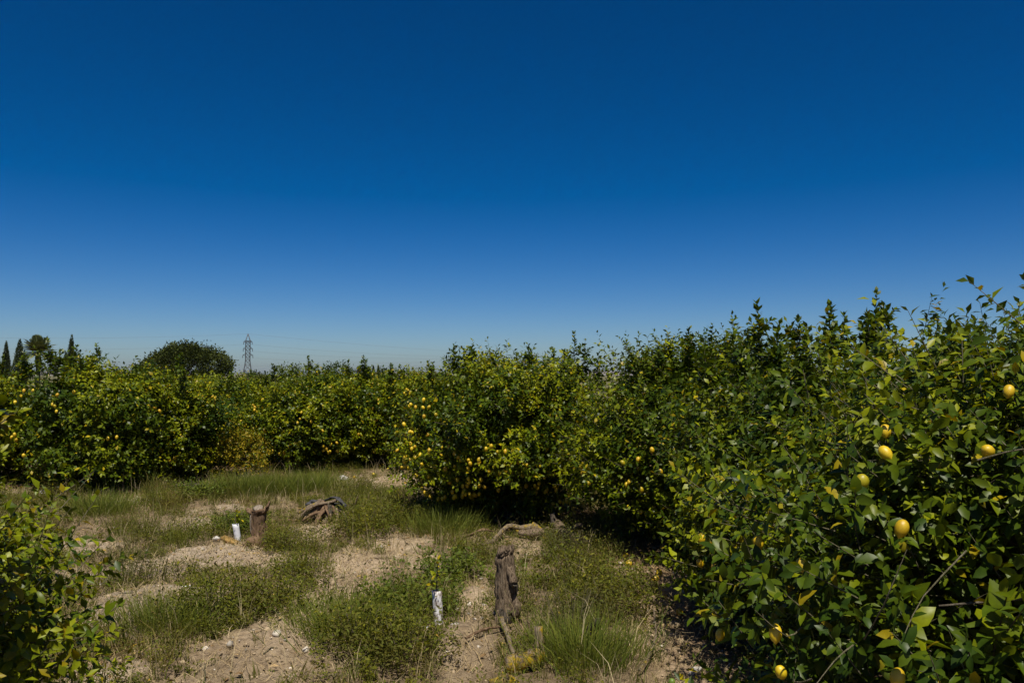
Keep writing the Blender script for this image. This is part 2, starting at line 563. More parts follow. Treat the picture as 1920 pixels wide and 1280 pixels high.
def pick(L, mask):
    return {k: v[mask] for k, v in L.items()}
def join(*Ls):
    return {k: np.concatenate([l[k] for l in Ls]) for k in Ls[0]}

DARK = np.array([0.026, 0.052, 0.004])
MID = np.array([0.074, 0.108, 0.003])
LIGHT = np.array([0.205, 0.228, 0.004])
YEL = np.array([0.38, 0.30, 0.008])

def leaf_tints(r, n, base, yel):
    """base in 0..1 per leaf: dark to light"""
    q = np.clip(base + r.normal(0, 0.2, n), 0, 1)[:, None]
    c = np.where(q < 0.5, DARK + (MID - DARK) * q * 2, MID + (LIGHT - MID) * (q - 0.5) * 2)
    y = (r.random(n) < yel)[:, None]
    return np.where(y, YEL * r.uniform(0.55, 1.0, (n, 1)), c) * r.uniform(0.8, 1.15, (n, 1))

def twig_leaves(r, base, d, length, nl, size, hue, yel, droop=0.18, t0=0.12):
    """leaves in a spiral along straight twigs; base,d: (n,3)"""
    n = len(base)
    t = np.linspace(t0, 1.0, nl)[None, :] + r.uniform(-0.03, 0.03, (n, nl))
    ref = np.where(np.abs(d[:, 2:3]) < 0.9, np.array([[0, 0, 1.0]]), np.array([[1.0, 0, 0]]))
    e1 = unit(np.cross(d, ref))
    e2 = np.cross(d, e1)
    ang = np.arange(nl)[None, :] * 2.4 + r.uniform(0, 6.28, (n, 1)) + r.normal(0, 0.3, (n, nl))
    rad = np.cos(ang)[..., None] * e1[:, None] + np.sin(ang)[..., None] * e2[:, None]
    up = np.array([0, 0, 1.0])
    tipw = np.clip((t - 0.6) / 0.4, 0, 1)[..., None]
    dv = unit(d[:, None] * (0.35 + 0.6 * tipw) + rad * (0.95 - 0.35 * tipw) + r.normal(0, 0.17, (n, nl, 3)) - up * droop)
    nm = d[:, None] * 0.5 + up * 0.65 + r.normal(0, 0.48, (n, nl, 3))
    nm = unit(nm - (nm * dv).sum(-1, keepdims=True) * dv)
    pos = base[:, None] + d[:, None] * (length[:, None] * t)[..., None]
    N = n * nl
    sz = size[:, None] * r.uniform(0.62, 1.12, (n, nl)) * (1.0 - 0.25 * tipw[..., 0])
    return dict(pos=pos.reshape(-1, 3), dirv=dv.reshape(-1, 3), nrm=nm.reshape(-1, 3), size=sz.ravel(), wid=r.uniform(0.44, 0.62, N),
                tint=leaf_tints(r, N, np.repeat(hue, nl), yel))

class Crown:
    def __init__(self, seed, rx, ry, zc, up, dn, p=2.5, bumps=36, amp=0.32):
        self.r = r = np.random.default_rng(seed)
        self.rx, self.ry, self.zc, self.up, self.dn, self.p = rx, ry, zc, up, dn, p
        self.b = unit(r.normal(size=(bumps, 3)))
        self.a = r.uniform(-amp, amp, bumps)
        self.ph = r.uniform(0, 6.28)
    def rad(self, d):
        rz = np.where(d[:, 2] > 0, self.up, self.dn)
        q = (np.abs(d[:, 0] / self.rx) ** self.p + np.abs(d[:, 1] / self.ry) ** self.p + np.abs(d[:, 2] / rz) ** self.p) ** (-1 / self.p)
        k = np.clip(1 + (self.a[None] * np.exp((d @ self.b.T - 1) * 14)).sum(1), 0.76, 1.15)
        return q * k
    def surf(self, d, f=1.0):
        return np.array([0, 0, self.zc]) + d * (self.rad(d) * f)[:, None]

def make_leaves(C, clumps, per, nl, leaf, yel=0.03, inner=0.25, hue0=0.45, hue_sd=0.27, spread=0.2, tlen=0.30, low=-0.93, keep=None):
    r = C.r
    d = unit(r.normal(size=(int(clumps * 1.4), 3)))
    d = d[d[:, 2] > low][:clumps]
    n = len(d)
    cen = C.surf(d, 1.0) * 1.0
    f = 1 - np.abs(r.normal(0, 0.15, n))
    cen = np.array([0, 0, C.zc]) + (cen - np.array([0, 0, C.zc])) * f[:, None]
    hue = np.clip(r.normal(hue0, hue_sd, n) + (r.random(n) < 0.16) * 0.55, 0, 1.1)
    cen, dd, hh = np.repeat(cen, per, 0), np.repeat(d, per, 0), np.repeat(hue, per)
    m = len(cen)
    off = np.clip(r.normal(0, spread, (m, 3)), -1.6 * spread, 1.6 * spread)
    off -= dd * np.abs(r.normal(0, spread * 0.9, (m, 1)))
    tip = cen + off
    tdir = unit(dd * 0.8 + off / spread * 0.32 + r.normal(0, 0.3, (m, 3)) + np.array([0, 0, 0.42]))
    ln = r.uniform(0.6, 1.25, m) * tlen
    base = tip - tdir * ln[:, None] * 0.7
    ok = base[:, 2] > 0.06
    if keep is not None:
        ok &= keep(tip)
    base, tdir, ln, hh = base[ok], tdir[ok], ln[ok], hh[ok]
    L = twig_leaves(r, base, tdir, ln, nl, np.full(len(base), leaf), hh, yel)
    tw = (base, tdir, ln)
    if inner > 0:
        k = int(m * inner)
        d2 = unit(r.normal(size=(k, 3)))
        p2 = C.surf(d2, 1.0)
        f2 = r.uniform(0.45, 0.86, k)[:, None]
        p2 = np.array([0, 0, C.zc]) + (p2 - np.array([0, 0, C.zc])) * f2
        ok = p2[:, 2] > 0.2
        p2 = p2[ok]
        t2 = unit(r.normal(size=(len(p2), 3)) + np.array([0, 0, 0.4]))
        L = join(L, twig_leaves(r, p2, t2, np.full(len(p2), 0.3), nl, np.full(len(p2), leaf * 1.15), np.full(len(p2), 0.2), 0.01))  # older inner leaves, tinted darker so gaps in the crown look shaded
    return L, tw

def shoot_leaves(r, shoots, leaf, hue=0.35, yel=0.02, gap=0.013, side=True):
    """upright shoots given as (base, tip); returns leaves and tube specs"""
    out, tubes = [], []
    for bpt, tpt in shoots:
        bpt, tpt = np.array(bpt, float), np.array(tpt, float)
        ln = np.linalg.norm(tpt - bpt)
        d = (tpt - bpt) / ln
        nl = max(5, int(ln / gap))
        out.append(twig_leaves(r, bpt[None], d[None], np.array([ln]), nl, np.array([leaf]), np.array([hue]), yel, 0.02, 0.05))
        tubes.append((bpt, tpt))
        if side and ln > 0.3:
            for k in range(int(ln / 0.06)):
                q = bpt + d * ln * r.uniform(0.0, 0.65)
                sd = unit(d * 0.62 + unit(r.normal(size=3)) * 0.8)
                sl_ = min(ln, 0.6) * r.uniform(0.22, 0.42)
                out.append(twig_leaves(r, q[None], sd[None], np.array([sl_]), max(4, int(sl_ / gap)), np.array([leaf * 0.95]), np.array([hue]), yel, 0.05, 0.1))
                tubes.append((q, q + sd * sl_))
    return join(*out), tubes

def thin_tubes(mb, segs, r0, n=3):
    for a, b2 in segs:
        mid = (a + b2) / 2
        mb.tube([a, mid, b2], [r0, r0 * 0.75, r0 * 0.35], n, False)

def lemon_mesh(name, mat):
    pr = [(0.0, -0.60), (0.07, -0.575), (0.14, -0.50), (0.30, -0.40), (0.42, -0.22), (0.46, 0.0), (0.43, 0.2), (0.32, 0.38), (0.16, 0.47), (0.08, 0.50), (0.0, 0.49)]
    n = 12
    V = [(0, 0, pr[0][1])]
    for rr, z in pr[1:-1]:
        for j in range(n):
            a = j * 2 * math.pi / n
            V.append((rr * math.cos(a) * (1 + 0.03 * math.sin(3 * a)), rr * math.sin(a), z))
    V.append((0, 0, pr[-1][1]))
    F = []
    for j in range(n):
        F.append((0, 1 + (j + 1) % n, 1 + j))
    rows = len(pr) - 2
    for i in range(rows - 1):
        for j in range(n):
            a, b2 = 1 + i * n + j, 1 + i * n + (j + 1) % n
            F += [(a, b2, b2 + n), (a, b2 + n, a + n)]
    L0 = 1 + (rows - 1) * n
    for j in range(n):
        F.append((len(V) - 1, L0 + j, L0 + (j + 1) % n))
    return mesh_np(name, V, F, None, mat, True)
LEMON = lemon_mesh('lemon', M_LEMON)
GREEN_LEMON = lemon_mesh('green_lemon', M_GREEN_LEMON)

# a handful of single leaves, shared by the leaf parts of the near trees
LEAF_VAR = []
rv = np.random.default_rng(5)
for q in range(18):
    v, f = leaf_shape(4)
    v = v.copy()
    v[:, 2] *= rv.uniform(0.6, 1.6)
    v[:, 0] *= 1 + 0.12 * rv.normal(size=len(v))
    v[:, 2] += rv.normal(0, 0.02, len(v))
    hue = q / 17
    LEAF_VAR.append(mesh_np('leaf', v, f, np.repeat(leaf_tints(rv, 1, np.array([hue * 0.9]), 1.0 if q == 17 else 0.0), len(v), 0), M_LEAF, True))
LEAF_LUM = np.array([np.array(m_.color_attributes['tint'].data[0].color[:3]) for m_ in LEAF_VAR])

def single_leaves(root, L, count, origin):
    """the leaves that show largest become parts of their own; the rest is returned"""
    w = L['pos'] + origin - EYE
    dist = np.linalg.norm(w, axis=1)
    u = w[:, 0] / np.maximum(w[:, 1], 0.01)
    v_ = w[:, 2] / np.maximum(w[:, 1], 0.01)
    inside = (w[:, 1] > 0.3) & (np.abs(u) < 0.66) & (v_ < 0.45) & (v_ > -0.40)
    score = np.where(inside, L['size'] / dist, 0)
    idx = np.argsort(-score)[:count]
    idx = idx[score[idx] > 0]
    for i in idx:
        Y = L['dirv'][i]
        X = unit(np.cross(Y, L['nrm'][i]))
        Z = np.cross(X, Y)
        s = L['size'][i]
        me = LEAF_VAR[int(np.argmin(np.abs(LEAF_LUM - L['tint'][i]).sum(1) + rv.uniform(0, 0.02, len(LEAF_VAR))))]
        o = bpy.data.objects.new('leaf', me)
        o.parent = root
        o.matrix_local = Matrix(((X[0] * s * L['wid'][i], Y[0] * s, Z[0] * s, L['pos'][i][0]), (X[1] * s * L['wid'][i], Y[1] * s, Z[1] * s, L['pos'][i][1]),
                                 (X[2] * s * L['wid'][i], Y[2] * s, Z[2] * s, L['pos'][i][2]), (0, 0, 0, 1)))
        COL.objects.link(o)
    mask = np.ones(len(L['pos']), bool)
    mask[idx] = False
    return pick(L, mask)

def trunk_mesh(C, seed, limbs=7):
    r = np.random.default_rng(seed)
    mb = MB()
    mb.tube(spline([(0, 0, -0.12), (0.02, 0.01, 0.15), (0.0, 0.03, 0.5), (0.02, 0.0, 0.72)], 8), [0.17, 0.145, 0.12, 0.11, 0.105, 0.105, 0.1, 0.07], 10, True, 0.10, seed)
    for k in range(limbs):
        a = k * 6.283 / limbs + r.uniform(-0.3, 0.3)
        d = unit(np.array([[math.cos(a), math.sin(a), r.uniform(0.1, 0.9)]]))
        e = C.surf(d, 0.66)[0]
        s = np.array([0.0, 0.0, r.uniform(0.5, 0.7)])
        mid = s * 0.5 + e * 0.5 + np.array([0, 0, r.uniform(-0.05, 0.25)])
        pts = spline([s, mid + r.normal(0, 0.08, 3), e], 8)
        mb.tube(pts, np.linspace(0.06, 0.014, 8), 6, False, 0.06, k)
        for j in range(4):
            i = r.integers(2, 7)
            d2 = unit(np.array([d[0] + r.normal(0, 0.5, 3)]))
            e2 = C.surf(d2, 0.76)[0]
            if e2[2] < 0.15:
                continue
            pm = (pts[i] + e2) / 2 + r.normal(0, 0.07, 3)
            mb.tube(spline([pts[i], pm, e2], 5), np.linspace(0.015, 0.004, 5), 4, False)
    return mb

def hang_lemons(root, C, dirs, f=0.985, size=0.078, mesh=LEMON, seed=0):
    r = np.random.default_rng(seed)
    dirs = unit(np.asarray(dirs, float))
    P = C.surf(dirs, 1.0)
    P = np.array([0, 0, C.zc]) + (P - np.array([0, 0, C.zc])) * f
    for p in P:
        o = bpy.data.objects.new('lemon' if mesh is LEMON else 'unripe_lemon', mesh)
        o.parent = root
        o.location = p
        s = size * r.uniform(0.85, 1.12)
        o.scale = (s, s, s * r.uniform(1.12, 1.3))
        o.rotation_euler = (r.normal(0, 0.35), r.normal(0, 0.35), r.uniform(0, 6.28))
        COL.objects.link(o)
    return P

def clear_at(L, P, outward, rad):
    """fruit hangs at the outside of the foliage: no leaf grows through it"""
    m = np.ones(len(L['pos']), bool)
    c = L['pos'] + L['dirv'] * L['size'][:, None] * 0.5
    for p in P:
        o = unit((p - outward) * np.array([1, 1, 0.6]))
        for k in (0.0, 0.06, 0.12):
            m &= np.linalg.norm(c - (p + o * k), axis=1) > rad
    return pick(L, m)

def front_dirs(r, n, origin, zlo, zhi, spread=1.1):
    """directions on the side of the crown that faces the clearing"""
    th = math.atan2(-origin[1], -origin[0])
    a = th + r.uniform(-spread, spread, n)
    z = r.uniform(zlo, zhi, n)
    c = np.stack([np.cos(a), np.sin(a), z], 1)
    return c[r.integers(0, max(2, n // 3), n)] + r.normal(0, 0.09, (n, 3))

def lemon_tree(name, label, xy, C, clumps, per, nl, leaf, level, lemons, group, shoots=(), n_single=0, yel=0.03, hue0=0.45, shoot_leaf=None, twigs=True,
               lemon_f=0.99, lemon_size=0.078, extra=None, shoot_hue=0.35, inner=0.4, spread=0.23, low=-0.93, clear=0.06, keep=None, tlen=0.30):
    x, y = xy
    z = hz(x, y)
    root = thing(name, label, 'tree', (x, y, z), 0, group)
    L, tw = make_leaves(C, clumps, per, nl, leaf, yel, inner, hue0, spread=spread, low=low, keep=keep, tlen=tlen)
    mb = trunk_mesh(C, int(C.r.integers(1e6)))
    mb.build('trunk', M_BARK, root)
    tm = MB()
    if len(shoots):
        Ls, tb = shoot_leaves(C.r, shoots, shoot_leaf or leaf, shoot_hue)
        L = join(L, Ls)
        thin_tubes(tm, tb, 0.006)
    if twigs:
        sel = C.r.random(len(tw[0])) < 0.55
        thin_tubes(tm, [(a, a + d * l) for a, d, l in zip(tw[0][sel], tw[1][sel], tw[2][sel])], 0.0035)
    if len(lemons):
        P = hang_lemons(root, C, lemons, lemon_f, lemon_size, seed=int(C.r.integers(1e6)))
        L = clear_at(L, P, np.array([0, 0, C.zc]), clear)
    if extra is not None:
        L = extra(root, L, tm)
    if n_single:
        L = single_leaves(root, L, n_single, np.array([x, y, z]))
    if tm.n:
        tag(tm.build('twigs', M_TWIG, root), kind='stuff')
    if level == 5:                      # nearest trees: rounder leaves on the side of the clearing
        nearm = np.linalg.norm(L['pos'] + np.array([x, y, z]) - EYE, axis=1) < 4.0
        me = join_meshes('crown', leaves_arrays(pick(L, nearm), 3), leaves_arrays(pick(L, ~nearm), 2))
    else:
        me = leaves_mesh('crown', L, level, M_LEAF)
    tag(obj('crown', me, root), kind='stuff')
    return root

GRP = 'lemon trees standing in rows in the orchard'
def local(xy, pts):
    return [(np.array(a) - np.array([xy[0], xy[1], 0]), np.array(b2) - np.array([xy[0], xy[1], 0])) for a, b2 in pts]

# --- nearest tree on the right
C1 = Crown(101, 2.12, 2.05, 1.40, 1.26, 1.25, 2.6, 36, 0.24)
sh = [((2.52, 4.6, 2.55), (2.50, 4.6, 3.02)), ((2.66, 4.65, 2.5), (2.70, 4.62, 2.98)), ((2.40, 4.6, 2.5), (2.33, 4.55, 2.90)), ((2.78, 4.4, 2.45), (2.78, 4.4, 2.86)),
      ((2.05, 4.5, 2.5), (1.98, 4.5, 2.82)), ((2.2, 4.3, 2.5), (2.22, 4.2, 2.80)),
      ((3.1, 4.9, 2.45), (3.13, 4.95, 2.95)), ((1.75, 4.7, 2.4), (1.7, 4.7, 2.75)), ((3.4, 4.2, 2.4), (3.45, 4.2, 2.85)), ((3.9, 4.5, 2.5), (3.9, 4.6, 3.0)), ((2.9, 5.4, 2.5), (2.9, 5.4, 2.95))]
# sprays of large young leaves reaching out of the lower crown
sp = [((1.35, 3.9, 1.45), (0.92, 3.62, 1.74)), ((1.45, 3.7, 1.5), (1.15, 3.42, 1.80)), ((1.6, 3.3, 1.30), (1.45, 2.95, 1.72)), ((1.8, 3.1, 1.35), (1.68, 2.75, 1.80)),
      ((1.7, 3.0, 1.0), (1.42, 2.7, 1.42)), ((1.35, 3.5, 1.05), (1.02, 3.25, 1.36)), ((1.2, 4.3, 1.15), (0.92, 4.05, 1.42)), ((2.1, 2.9, 1.6), (1.95, 2.5, 2.0)),
      ((1.3, 3.4, 0.7), (1.05, 3.1, 1.0)), ((1.9, 2.8, 0.95), (1.75, 2.5, 1.3)), ((1.3, 4.4, 0.75), (1.02, 4.25, 0.98))]
R1_LEMON = [(1.59, 3.40, 2.27), (1.72, 3.37, 2.10), (1.68, 3.36, 1.98), (2.02, 3.20, 2.08), (1.74, 3.15, 1.86), (1.43, 3.32, 1.72), (1.2, 3.4, 1.22), (1.45, 3.3, 1.40),
            (2.0, 3.27, 2.48), (1.08, 3.65, 1.77), (1.85, 3.05, 1.18), (1.05, 3.85, 1.30), (1.5, 3.2, 1.05), (1.3, 3.3, 1.5), (1.15, 3.5, 1.0), (1.75, 3.05, 1.5)]
R1_DIRS = [np.array(p) - np.array([ROW_NEAR[0], ROW_NEAR[1], C1.zc]) for p in R1_LEMON]

def r1_extra(root, L, tm):
    r = np.random.default_rng(77)
    Ls, tb = shoot_leaves(r, local(ROW_NEAR, sp), 0.135, 0.55, 0.0, 0.03, False)
    thin_tubes(tm, tb, 0.006)
    # a low twig with small green fruit hanging over the path
    a, b2 = np.array([1.25, 5.3, 0.62]), np.array([1.02, 5.35, 0.45])
    o0 = np.array([ROW_NEAR[0], ROW_NEAR[1], 0])
    Lt, tb2 = shoot_leaves(r, [(a - o0, b2 - o0)], 0.07, 0.95, 0.5, 0.03, False)
    thin_tubes(tm, tb2, 0.004)
    for p in ((1.04, 5.32, 0.52), (1.14, 5.33, 0.42), (1.20, 5.3, 0.47)):
        g = bpy.data.objects.new('unripe_lemon', GREEN_LEMON)
        g.parent = root
        g.location = np.array(p) - o0
        g.scale = (0.05, 0.05, 0.055)
        g.rotation_euler = (0.3, 0.2, 0)
        COL.objects.link(g)
    # grey dead twigs among the leaves
    for k in range(40):
        d = unit(np.array([[-1.0, -0.7, 0.1]]) + r.normal(0, 0.5, (1, 3)))
        p = C1.surf(d, 0.97)[0]
        q = p + unit(d[0] * 0.4 + r.normal(0, 0.7, 3)) * r.uniform(0.15, 0.4)
        tm.tube(spline([p, (p + q) / 2 + r.normal(0, 0.03, 3), q], 5), np.linspace(0.0038, 0.0014, 5), 4, False)
    return join(L, Ls, Lt)

lemon_tree('lemon_tree', 'big lemon tree filling the right edge, nearest of the right row', ROW_NEAR, C1, 175, 42, 10, 0.080, 5, R1_DIRS, GRP,
           [(a - np.array([0, 0, 0.12]), b2 - np.array([0, 0, 0.2])) for a, b2 in local(ROW_NEAR, sh)], 300, 0.025, 0.3, 0.085, True, 0.975, 0.054, r1_extra, clear=0.04)

# --- second of the right row
C2 = Crown(202, 1.95, 2.1, 1.45, 1.30, 1.30, 2.6)
sh = [((2.52, 8.1, 2.55), (2.48, 8.1, 3.24)), ((2.62, 8.0, 2.5), (2.66, 8.0, 3.02)), ((2.95, 8.2, 2.6), (2.92, 8.2, 3.10)), ((3.15, 8.0, 2.6), (3.18, 8.0, 3.22)), ((3.3, 8.1, 2.6), (3.36, 8.1, 3.12)),
      ((3.6, 8.0, 2.6), (3.64, 8.0, 3.33)), ((3.5, 7.8, 2.6), (3.46, 7.8, 3.12)), ((3.75, 8.2, 2.6), (3.8, 8.2, 3.2)), ((2.0, 8.2, 2.35), (1.95, 8.2, 2.9)), ((2.25, 8.0, 2.45), (2.2, 8.0, 2.92)),
      ((4.3, 8.2, 2.5), (4.35, 8.2, 3.1)), ((2.8, 7.6, 2.5), (2.8, 7.6, 2.95)), ((4.8, 8.4, 2.5), (4.85, 8.4, 3.1))]
r_ = np.random.default_rng(21)
lemon_tree('lemon_tree', 'tall-shooted lemon tree just behind the big one on the right', ROW_SECOND, C2, 120, 38, 10, 0.094, 1,
           front_dirs(r_, 16, ROW_SECOND, -0.5, 0.3, 0.8), GRP, local(ROW_SECOND, sh), 300, 0.02, 0.38, 0.11, True, 1.0, 0.074)

# --- third of the right row
C3 = Crown(303, 2.1, 1.9, 1.42, 1.32, 1.32, 2.6)
sh = [((2.55, 11.6, 2.45), (2.56, 11.6, 3.16)), ((2.9, 11.7, 2.5), (2.92, 11.7, 3.22)), ((3.05, 11.7, 2.5), (3.1, 11.7, 3.02)), ((1.8, 11.7, 2.35), (1.72, 11.7, 2.86)), ((2.1, 11.6, 2.4), (2.12, 11.6, 2.95)),
      ((1.95, 11.8, 2.4), (1.96, 11.8, 2.8)), ((2.35, 11.9, 2.5), (2.32, 11.9, 2.98)), ((3.4, 11.8, 2.5), (3.45, 11.8, 3.1)), ((2.7, 12.2, 2.5), (2.72, 12.2, 3.05))]
lemon_tree('lemon_tree', 'dark lemon tree in the middle of the right row with fallen fruit at its foot', ROW_THIRD, C3, 120, 38, 10, 0.096, 1,
           front_dirs(r_, 42, ROW_THIRD, -0.75, 0.25, 1.0), GRP, local(ROW_THIRD, sh), 300, 0.03, 0.36, 0.11, True, 0.97, 0.062, clear=0.04)

# --- the tree at the end of the row, centre of the view, full of lemons
C4 = Crown(404, 2.0, 1.9, 1.40, 1.27, 1.28, 2.6)
sh = [((-1.0, 14.2, 2.35), (-1.02, 14.2, 2.98)), ((-0.72, 14.2, 2.4), (-0.70, 14.2, 3.0)), ((-0.85, 14.3, 2.4), (-0.86, 14.3, 2.92)), ((-0.3, 14.2, 2.4), (-0.36, 14.2, 2.82)), ((0.3, 14.1, 2.4), (0.28, 14.1, 2.98)),
      ((0.15, 14.2, 2.4), (0.08, 14.2, 2.84)), ((0.75, 14.2, 2.4), (0.72, 14.2, 2.92)), ((1.1, 14.2, 2.3), (1.1, 14.2, 3.20)), ((1.25, 14.3, 2.3), (1.3, 14.3, 3.06)), ((0.95, 14.1, 2.3), (0.9, 14.1, 2.9)),
      ((1.5, 14.4, 2.2), (1.55, 14.4, 2.85)), ((-1.4, 14.4, 2.2), (-1.5, 14.4, 2.7))]
lemon_tree('lemon_tree', 'lemon tree laden with yellow fruit at the far end of the right row', ROW_END, C4, 120, 38, 10, 0.100, 1,
           front_dirs(r_, 150, ROW_END, -0.85, 0.25, 1.25), GRP, local(ROW_END, sh), 300, 0.06, 0.5, 0.11, True, 0.975, 0.062, clear=0.04)

# --- near tree at the left edge
C5 = Crown(505, 1.6, 1.65, 1.05, 0.98, 0.95, 2.4)
sh = [((-2.45, 3.3, 1.75), (-2.0, 3.15, 2.45)), ((-2.5, 3.4, 1.85), (-2.1, 3.25, 2.56)), ((-2.6, 3.5, 1.8), (-2.28, 3.4, 2.58)), ((-2.4, 3.1, 1.7), (-2.02, 2.95, 2.30)),
      ((-2.75, 3.3, 1.75), (-1.97, 3.12, 2.28)), ((-2.8, 3.35, 1.9), (-1.96, 3.2, 2.42)), ((-2.8, 3.2, 1.9), (-2.02, 3.0, 2.46)), ((-2.7, 3.0, 1.7), (-1.92, 2.95, 2.14)),
      ((-2.9, 3.6, 1.8), (-2.7, 3.6, 2.6)), ((-3.4, 3.6, 1.9), (-3.3, 3.6, 2.6)), ((-3.8, 3.9, 1.9), (-3.8, 3.9, 2.6))]
lemon_tree('lemon_tree', 'lemon tree reaching in from the left edge in front of everything', LEFT_NEAR, C5, 130, 38, 10, 0.078, 5,
           [], GRP, local(LEFT_NEAR, sh), 300, 0.07, 0.8, 0.095, True, 1.0, 0.07, shoot_hue=0.75)

# --- the left row across the clearing and the trees behind: two crowns, turned and scaled
def base_tree(seed, up, n_lemons, yel, hue0, label, xy):
    C = Crown(seed, 1.75, 1.75, 1.25, up, 1.22, 2.3)
    r = np.random.default_rng(seed)
    sh = []
    for k in range(11):
        a, q = r.uniform(0, 6.28), 1.5 * math.sqrt(r.random())
        p = np.array([q * math.cos(a), q * math.sin(a), 1.25 + up * 0.8])
        sh.append((p, p + np.array([r.normal(0, 0.05), r.normal(0, 0.05), r.uniform(0.25, 0.65)])))
    d = unit(r.normal(size=(n_lemons * 2, 3)))
    d = d[(d[:, 2] < 0.45) & (d[:, 2] > -0.75)][:n_lemons]
    d = d[r.integers(0, len(d) // 3, n_lemons)] + r.normal(0, 0.08, (n_lemons, 3))
    return lemon_tree('lemon_tree', label, xy, C, 105, 38, 9, 0.105, 1, d, GRP, sh, 0, yel, hue0, 0.11, False, 0.965, 0.062, clear=0.04)

TA = base_tree(611, 1.1, 65, 0.05, 0.5, 'lemon tree with a few tall shoots below the palm and cypresses', LEFT_ROW[1])
TB = base_tree(622, 1.0, 70, 0.08, 0.58, 'broad yellowish lemon tree in front of the round pine', LEFT_ROW[2])
COPIES = [(TA, LEFT_ROW[0], 4.6, 1.1, 'lemon tree cut off by the left edge at the back of the clearing'),
          (TB, LEFT_ROW[3], 1.3, 1.0, 'lemon tree below the lattice pylon behind the small yellow tree'),
          (TA, LEFT_ROW[4], 4.2, 1.1, 'dark lemon tree right of the small yellow tree across the clearing'),
          (TB, LEFT_ROW[5], 3.4, 1.04, 'lemon tree behind the heap of roots, below the slim cypresses'),
          (TB, LEFT_ROW[6], 5.1, 1.06, 'yellowish lemon tree half hidden behind the laden tree in the centre'),
          (TA, BACK_ROW[0], 0.6, 0.98, 'lemon tree of the second row at the far left'),
          (TB, BACK_ROW[1], 2.9, 0.94, 'lemon tree of the second row left of the pine'),
          (TA, BACK_ROW[2], 5.5, 0.93, 'lemon tree of the second row right of the pylon'),
          (TB, BACK_ROW[3], 0.2, 0.93, 'lemon tree of the second row in front of the ochre shed'),
          (TA, BACK_ROW[4], 1.0, 1.0, 'lemon tree behind the laden tree in the centre'),
          (TB, BACK_ROW[5], 3.9, 1.08, 'lemon tree behind the dark middle tree of the right row'),
          (TA, BACK_ROW[6], 4.9, 1.1, 'lemon tree behind the tall-shooted tree on the right')]
TA.scale = (1.18, 1.18, 1.18)
TB.scale = (0.99, 0.99, 0.99)
for src, (x, y), rz, s, lab in COPIES:
    c = copy_tree(src)
    c.location = (x, y, hz(x, y))
    c.rotation_euler = (0, 0, rz)
    c.scale = (s, s, s)
    c['label'] = lab

# --- small dying yellow tree
CY = Crown(707, 0.62, 0.55, 0.66, 0.62, 0.55, 2.2, 20, 0.3)
yt = thing('young_lemon_tree', 'small sickly lemon tree with yellow leaves at the back of the clearing', 'tree', (-6.3, 19.1, hz(-6.3, 19.1)))
L, tw = make_leaves(CY, 60, 8, 8, 0.07, 0.5, 0.1, 0.9, spread=0.13, tlen=0.2)
L['tint'] = np.where(CY.r.random((len(L['pos']), 1)) < 0.35, np.array([0.11, 0.125, 0.01]), np.array([0.31, 0.215, 0.012])) * CY.r.uniform(0.5, 1.15, (len(L['pos']), 1)) * np.array([1, 1, 1]) + CY.r.uniform(0, 0.03, (len(L['pos']), 3)) * np.array([0, 1, 0])
tag(obj('crown', leaves_mesh('crown', L, 2, M_LEAF), yt), kind='stuff')
mb = MB()
mb.tube(spline([(0, 0, -0.05), (0.02, 0, 0.3), (-0.02, 0.02, 0.55)], 6), np.linspace(0.035, 0.022, 6), 7)
for k in range(7):
    a = k * 0.9
    mb.tube(spline([(0, 0, 0.3 + 0.04 * k), (0.2 * math.cos(a), 0.2 * math.sin(a), 0.6), (0.4 * math.cos(a), 0.4 * math.sin(a), 0.9)], 5), np.linspace(0.014, 0.004, 5), 4, False)
mb.build('trunk', M_BARK, yt)

# ------------------------------------------------------------------ far trees
def blob_tree(name, label, cat, xy, h, w, seed, cols, clumps=240, per=26, leaf=0.22, lo=0.25, trunk_r=0.2, depth=None, mat=None, spread=0.06, group=None, amp=0.22, p=2.2):
    """broad crown of leaf clumps"""
    depth = depth or w
    zc = h * (lo + (1 - lo) * 0.42)
    C = Crown(seed, w / 2, depth / 2, zc, h - zc, zc - h * lo * 0.5, p, 40, amp)
    root = thing(name, label, cat, (xy[0], xy[1], 0), 0, group)
    r = C.r
    d = unit(r.normal(size=(clumps, 3)))
    cen = C.surf(d, 1.0)
    hue = r.random(clumps)
    s = w * spread
    P = np.repeat(cen, per, 0) + r.normal(0, s, (clumps * per, 3)) - np.repeat(d, per, 0) * np.abs(r.normal(0, s * 1.5, (clumps * per, 1)))
    dv = unit(np.repeat(d, per, 0) + r.normal(0, 0.6, P.shape) + np.array([0, 0, 0.3]))
    nm = unit(np.cross(dv, r.normal(size=P.shape)))
    c0, c1 = np.array(cols[0]), np.array(cols[1])
    q = np.clip(np.repeat(hue, per) + r.normal(0, 0.2, len(P)), 0, 1)[:, None]
    L = dict(pos=P, dirv=dv, nrm=nm, size=np.full(len(P), leaf) * r.uniform(0.6, 1.3, len(P)), wid=r.uniform(0.4, 0.6, len(P)), tint=c0 + (c1 - c0) * q)
    tag(obj('crown', leaves_mesh('crown', L, 1, mat or M_NEEDLE), root), kind='stuff')
    mb = MB()
    mb.tube([(0, 0, -0.2), (0.1 * trunk_r, 0, h * 0.3), (0, 0, h * 0.55)], [trunk_r, trunk_r * 0.8, trunk_r * 0.5], 8)
    for k in range(6):
        a = k * 1.05
        dd = unit(np.array([[math.cos(a), math.sin(a), 0.7]]))
        mb.tube([np.array([0, 0, h * 0.4]), (np.array([0, 0, h * 0.45]) + C.surf(dd, 0.85)[0]) / 2, C.surf(dd, 0.85)[0]], [trunk_r * 0.5, trunk_r * 0.3, trunk_r * 0.1], 5, False)
    mb.build('trunk', M_BARK, root)
    return root

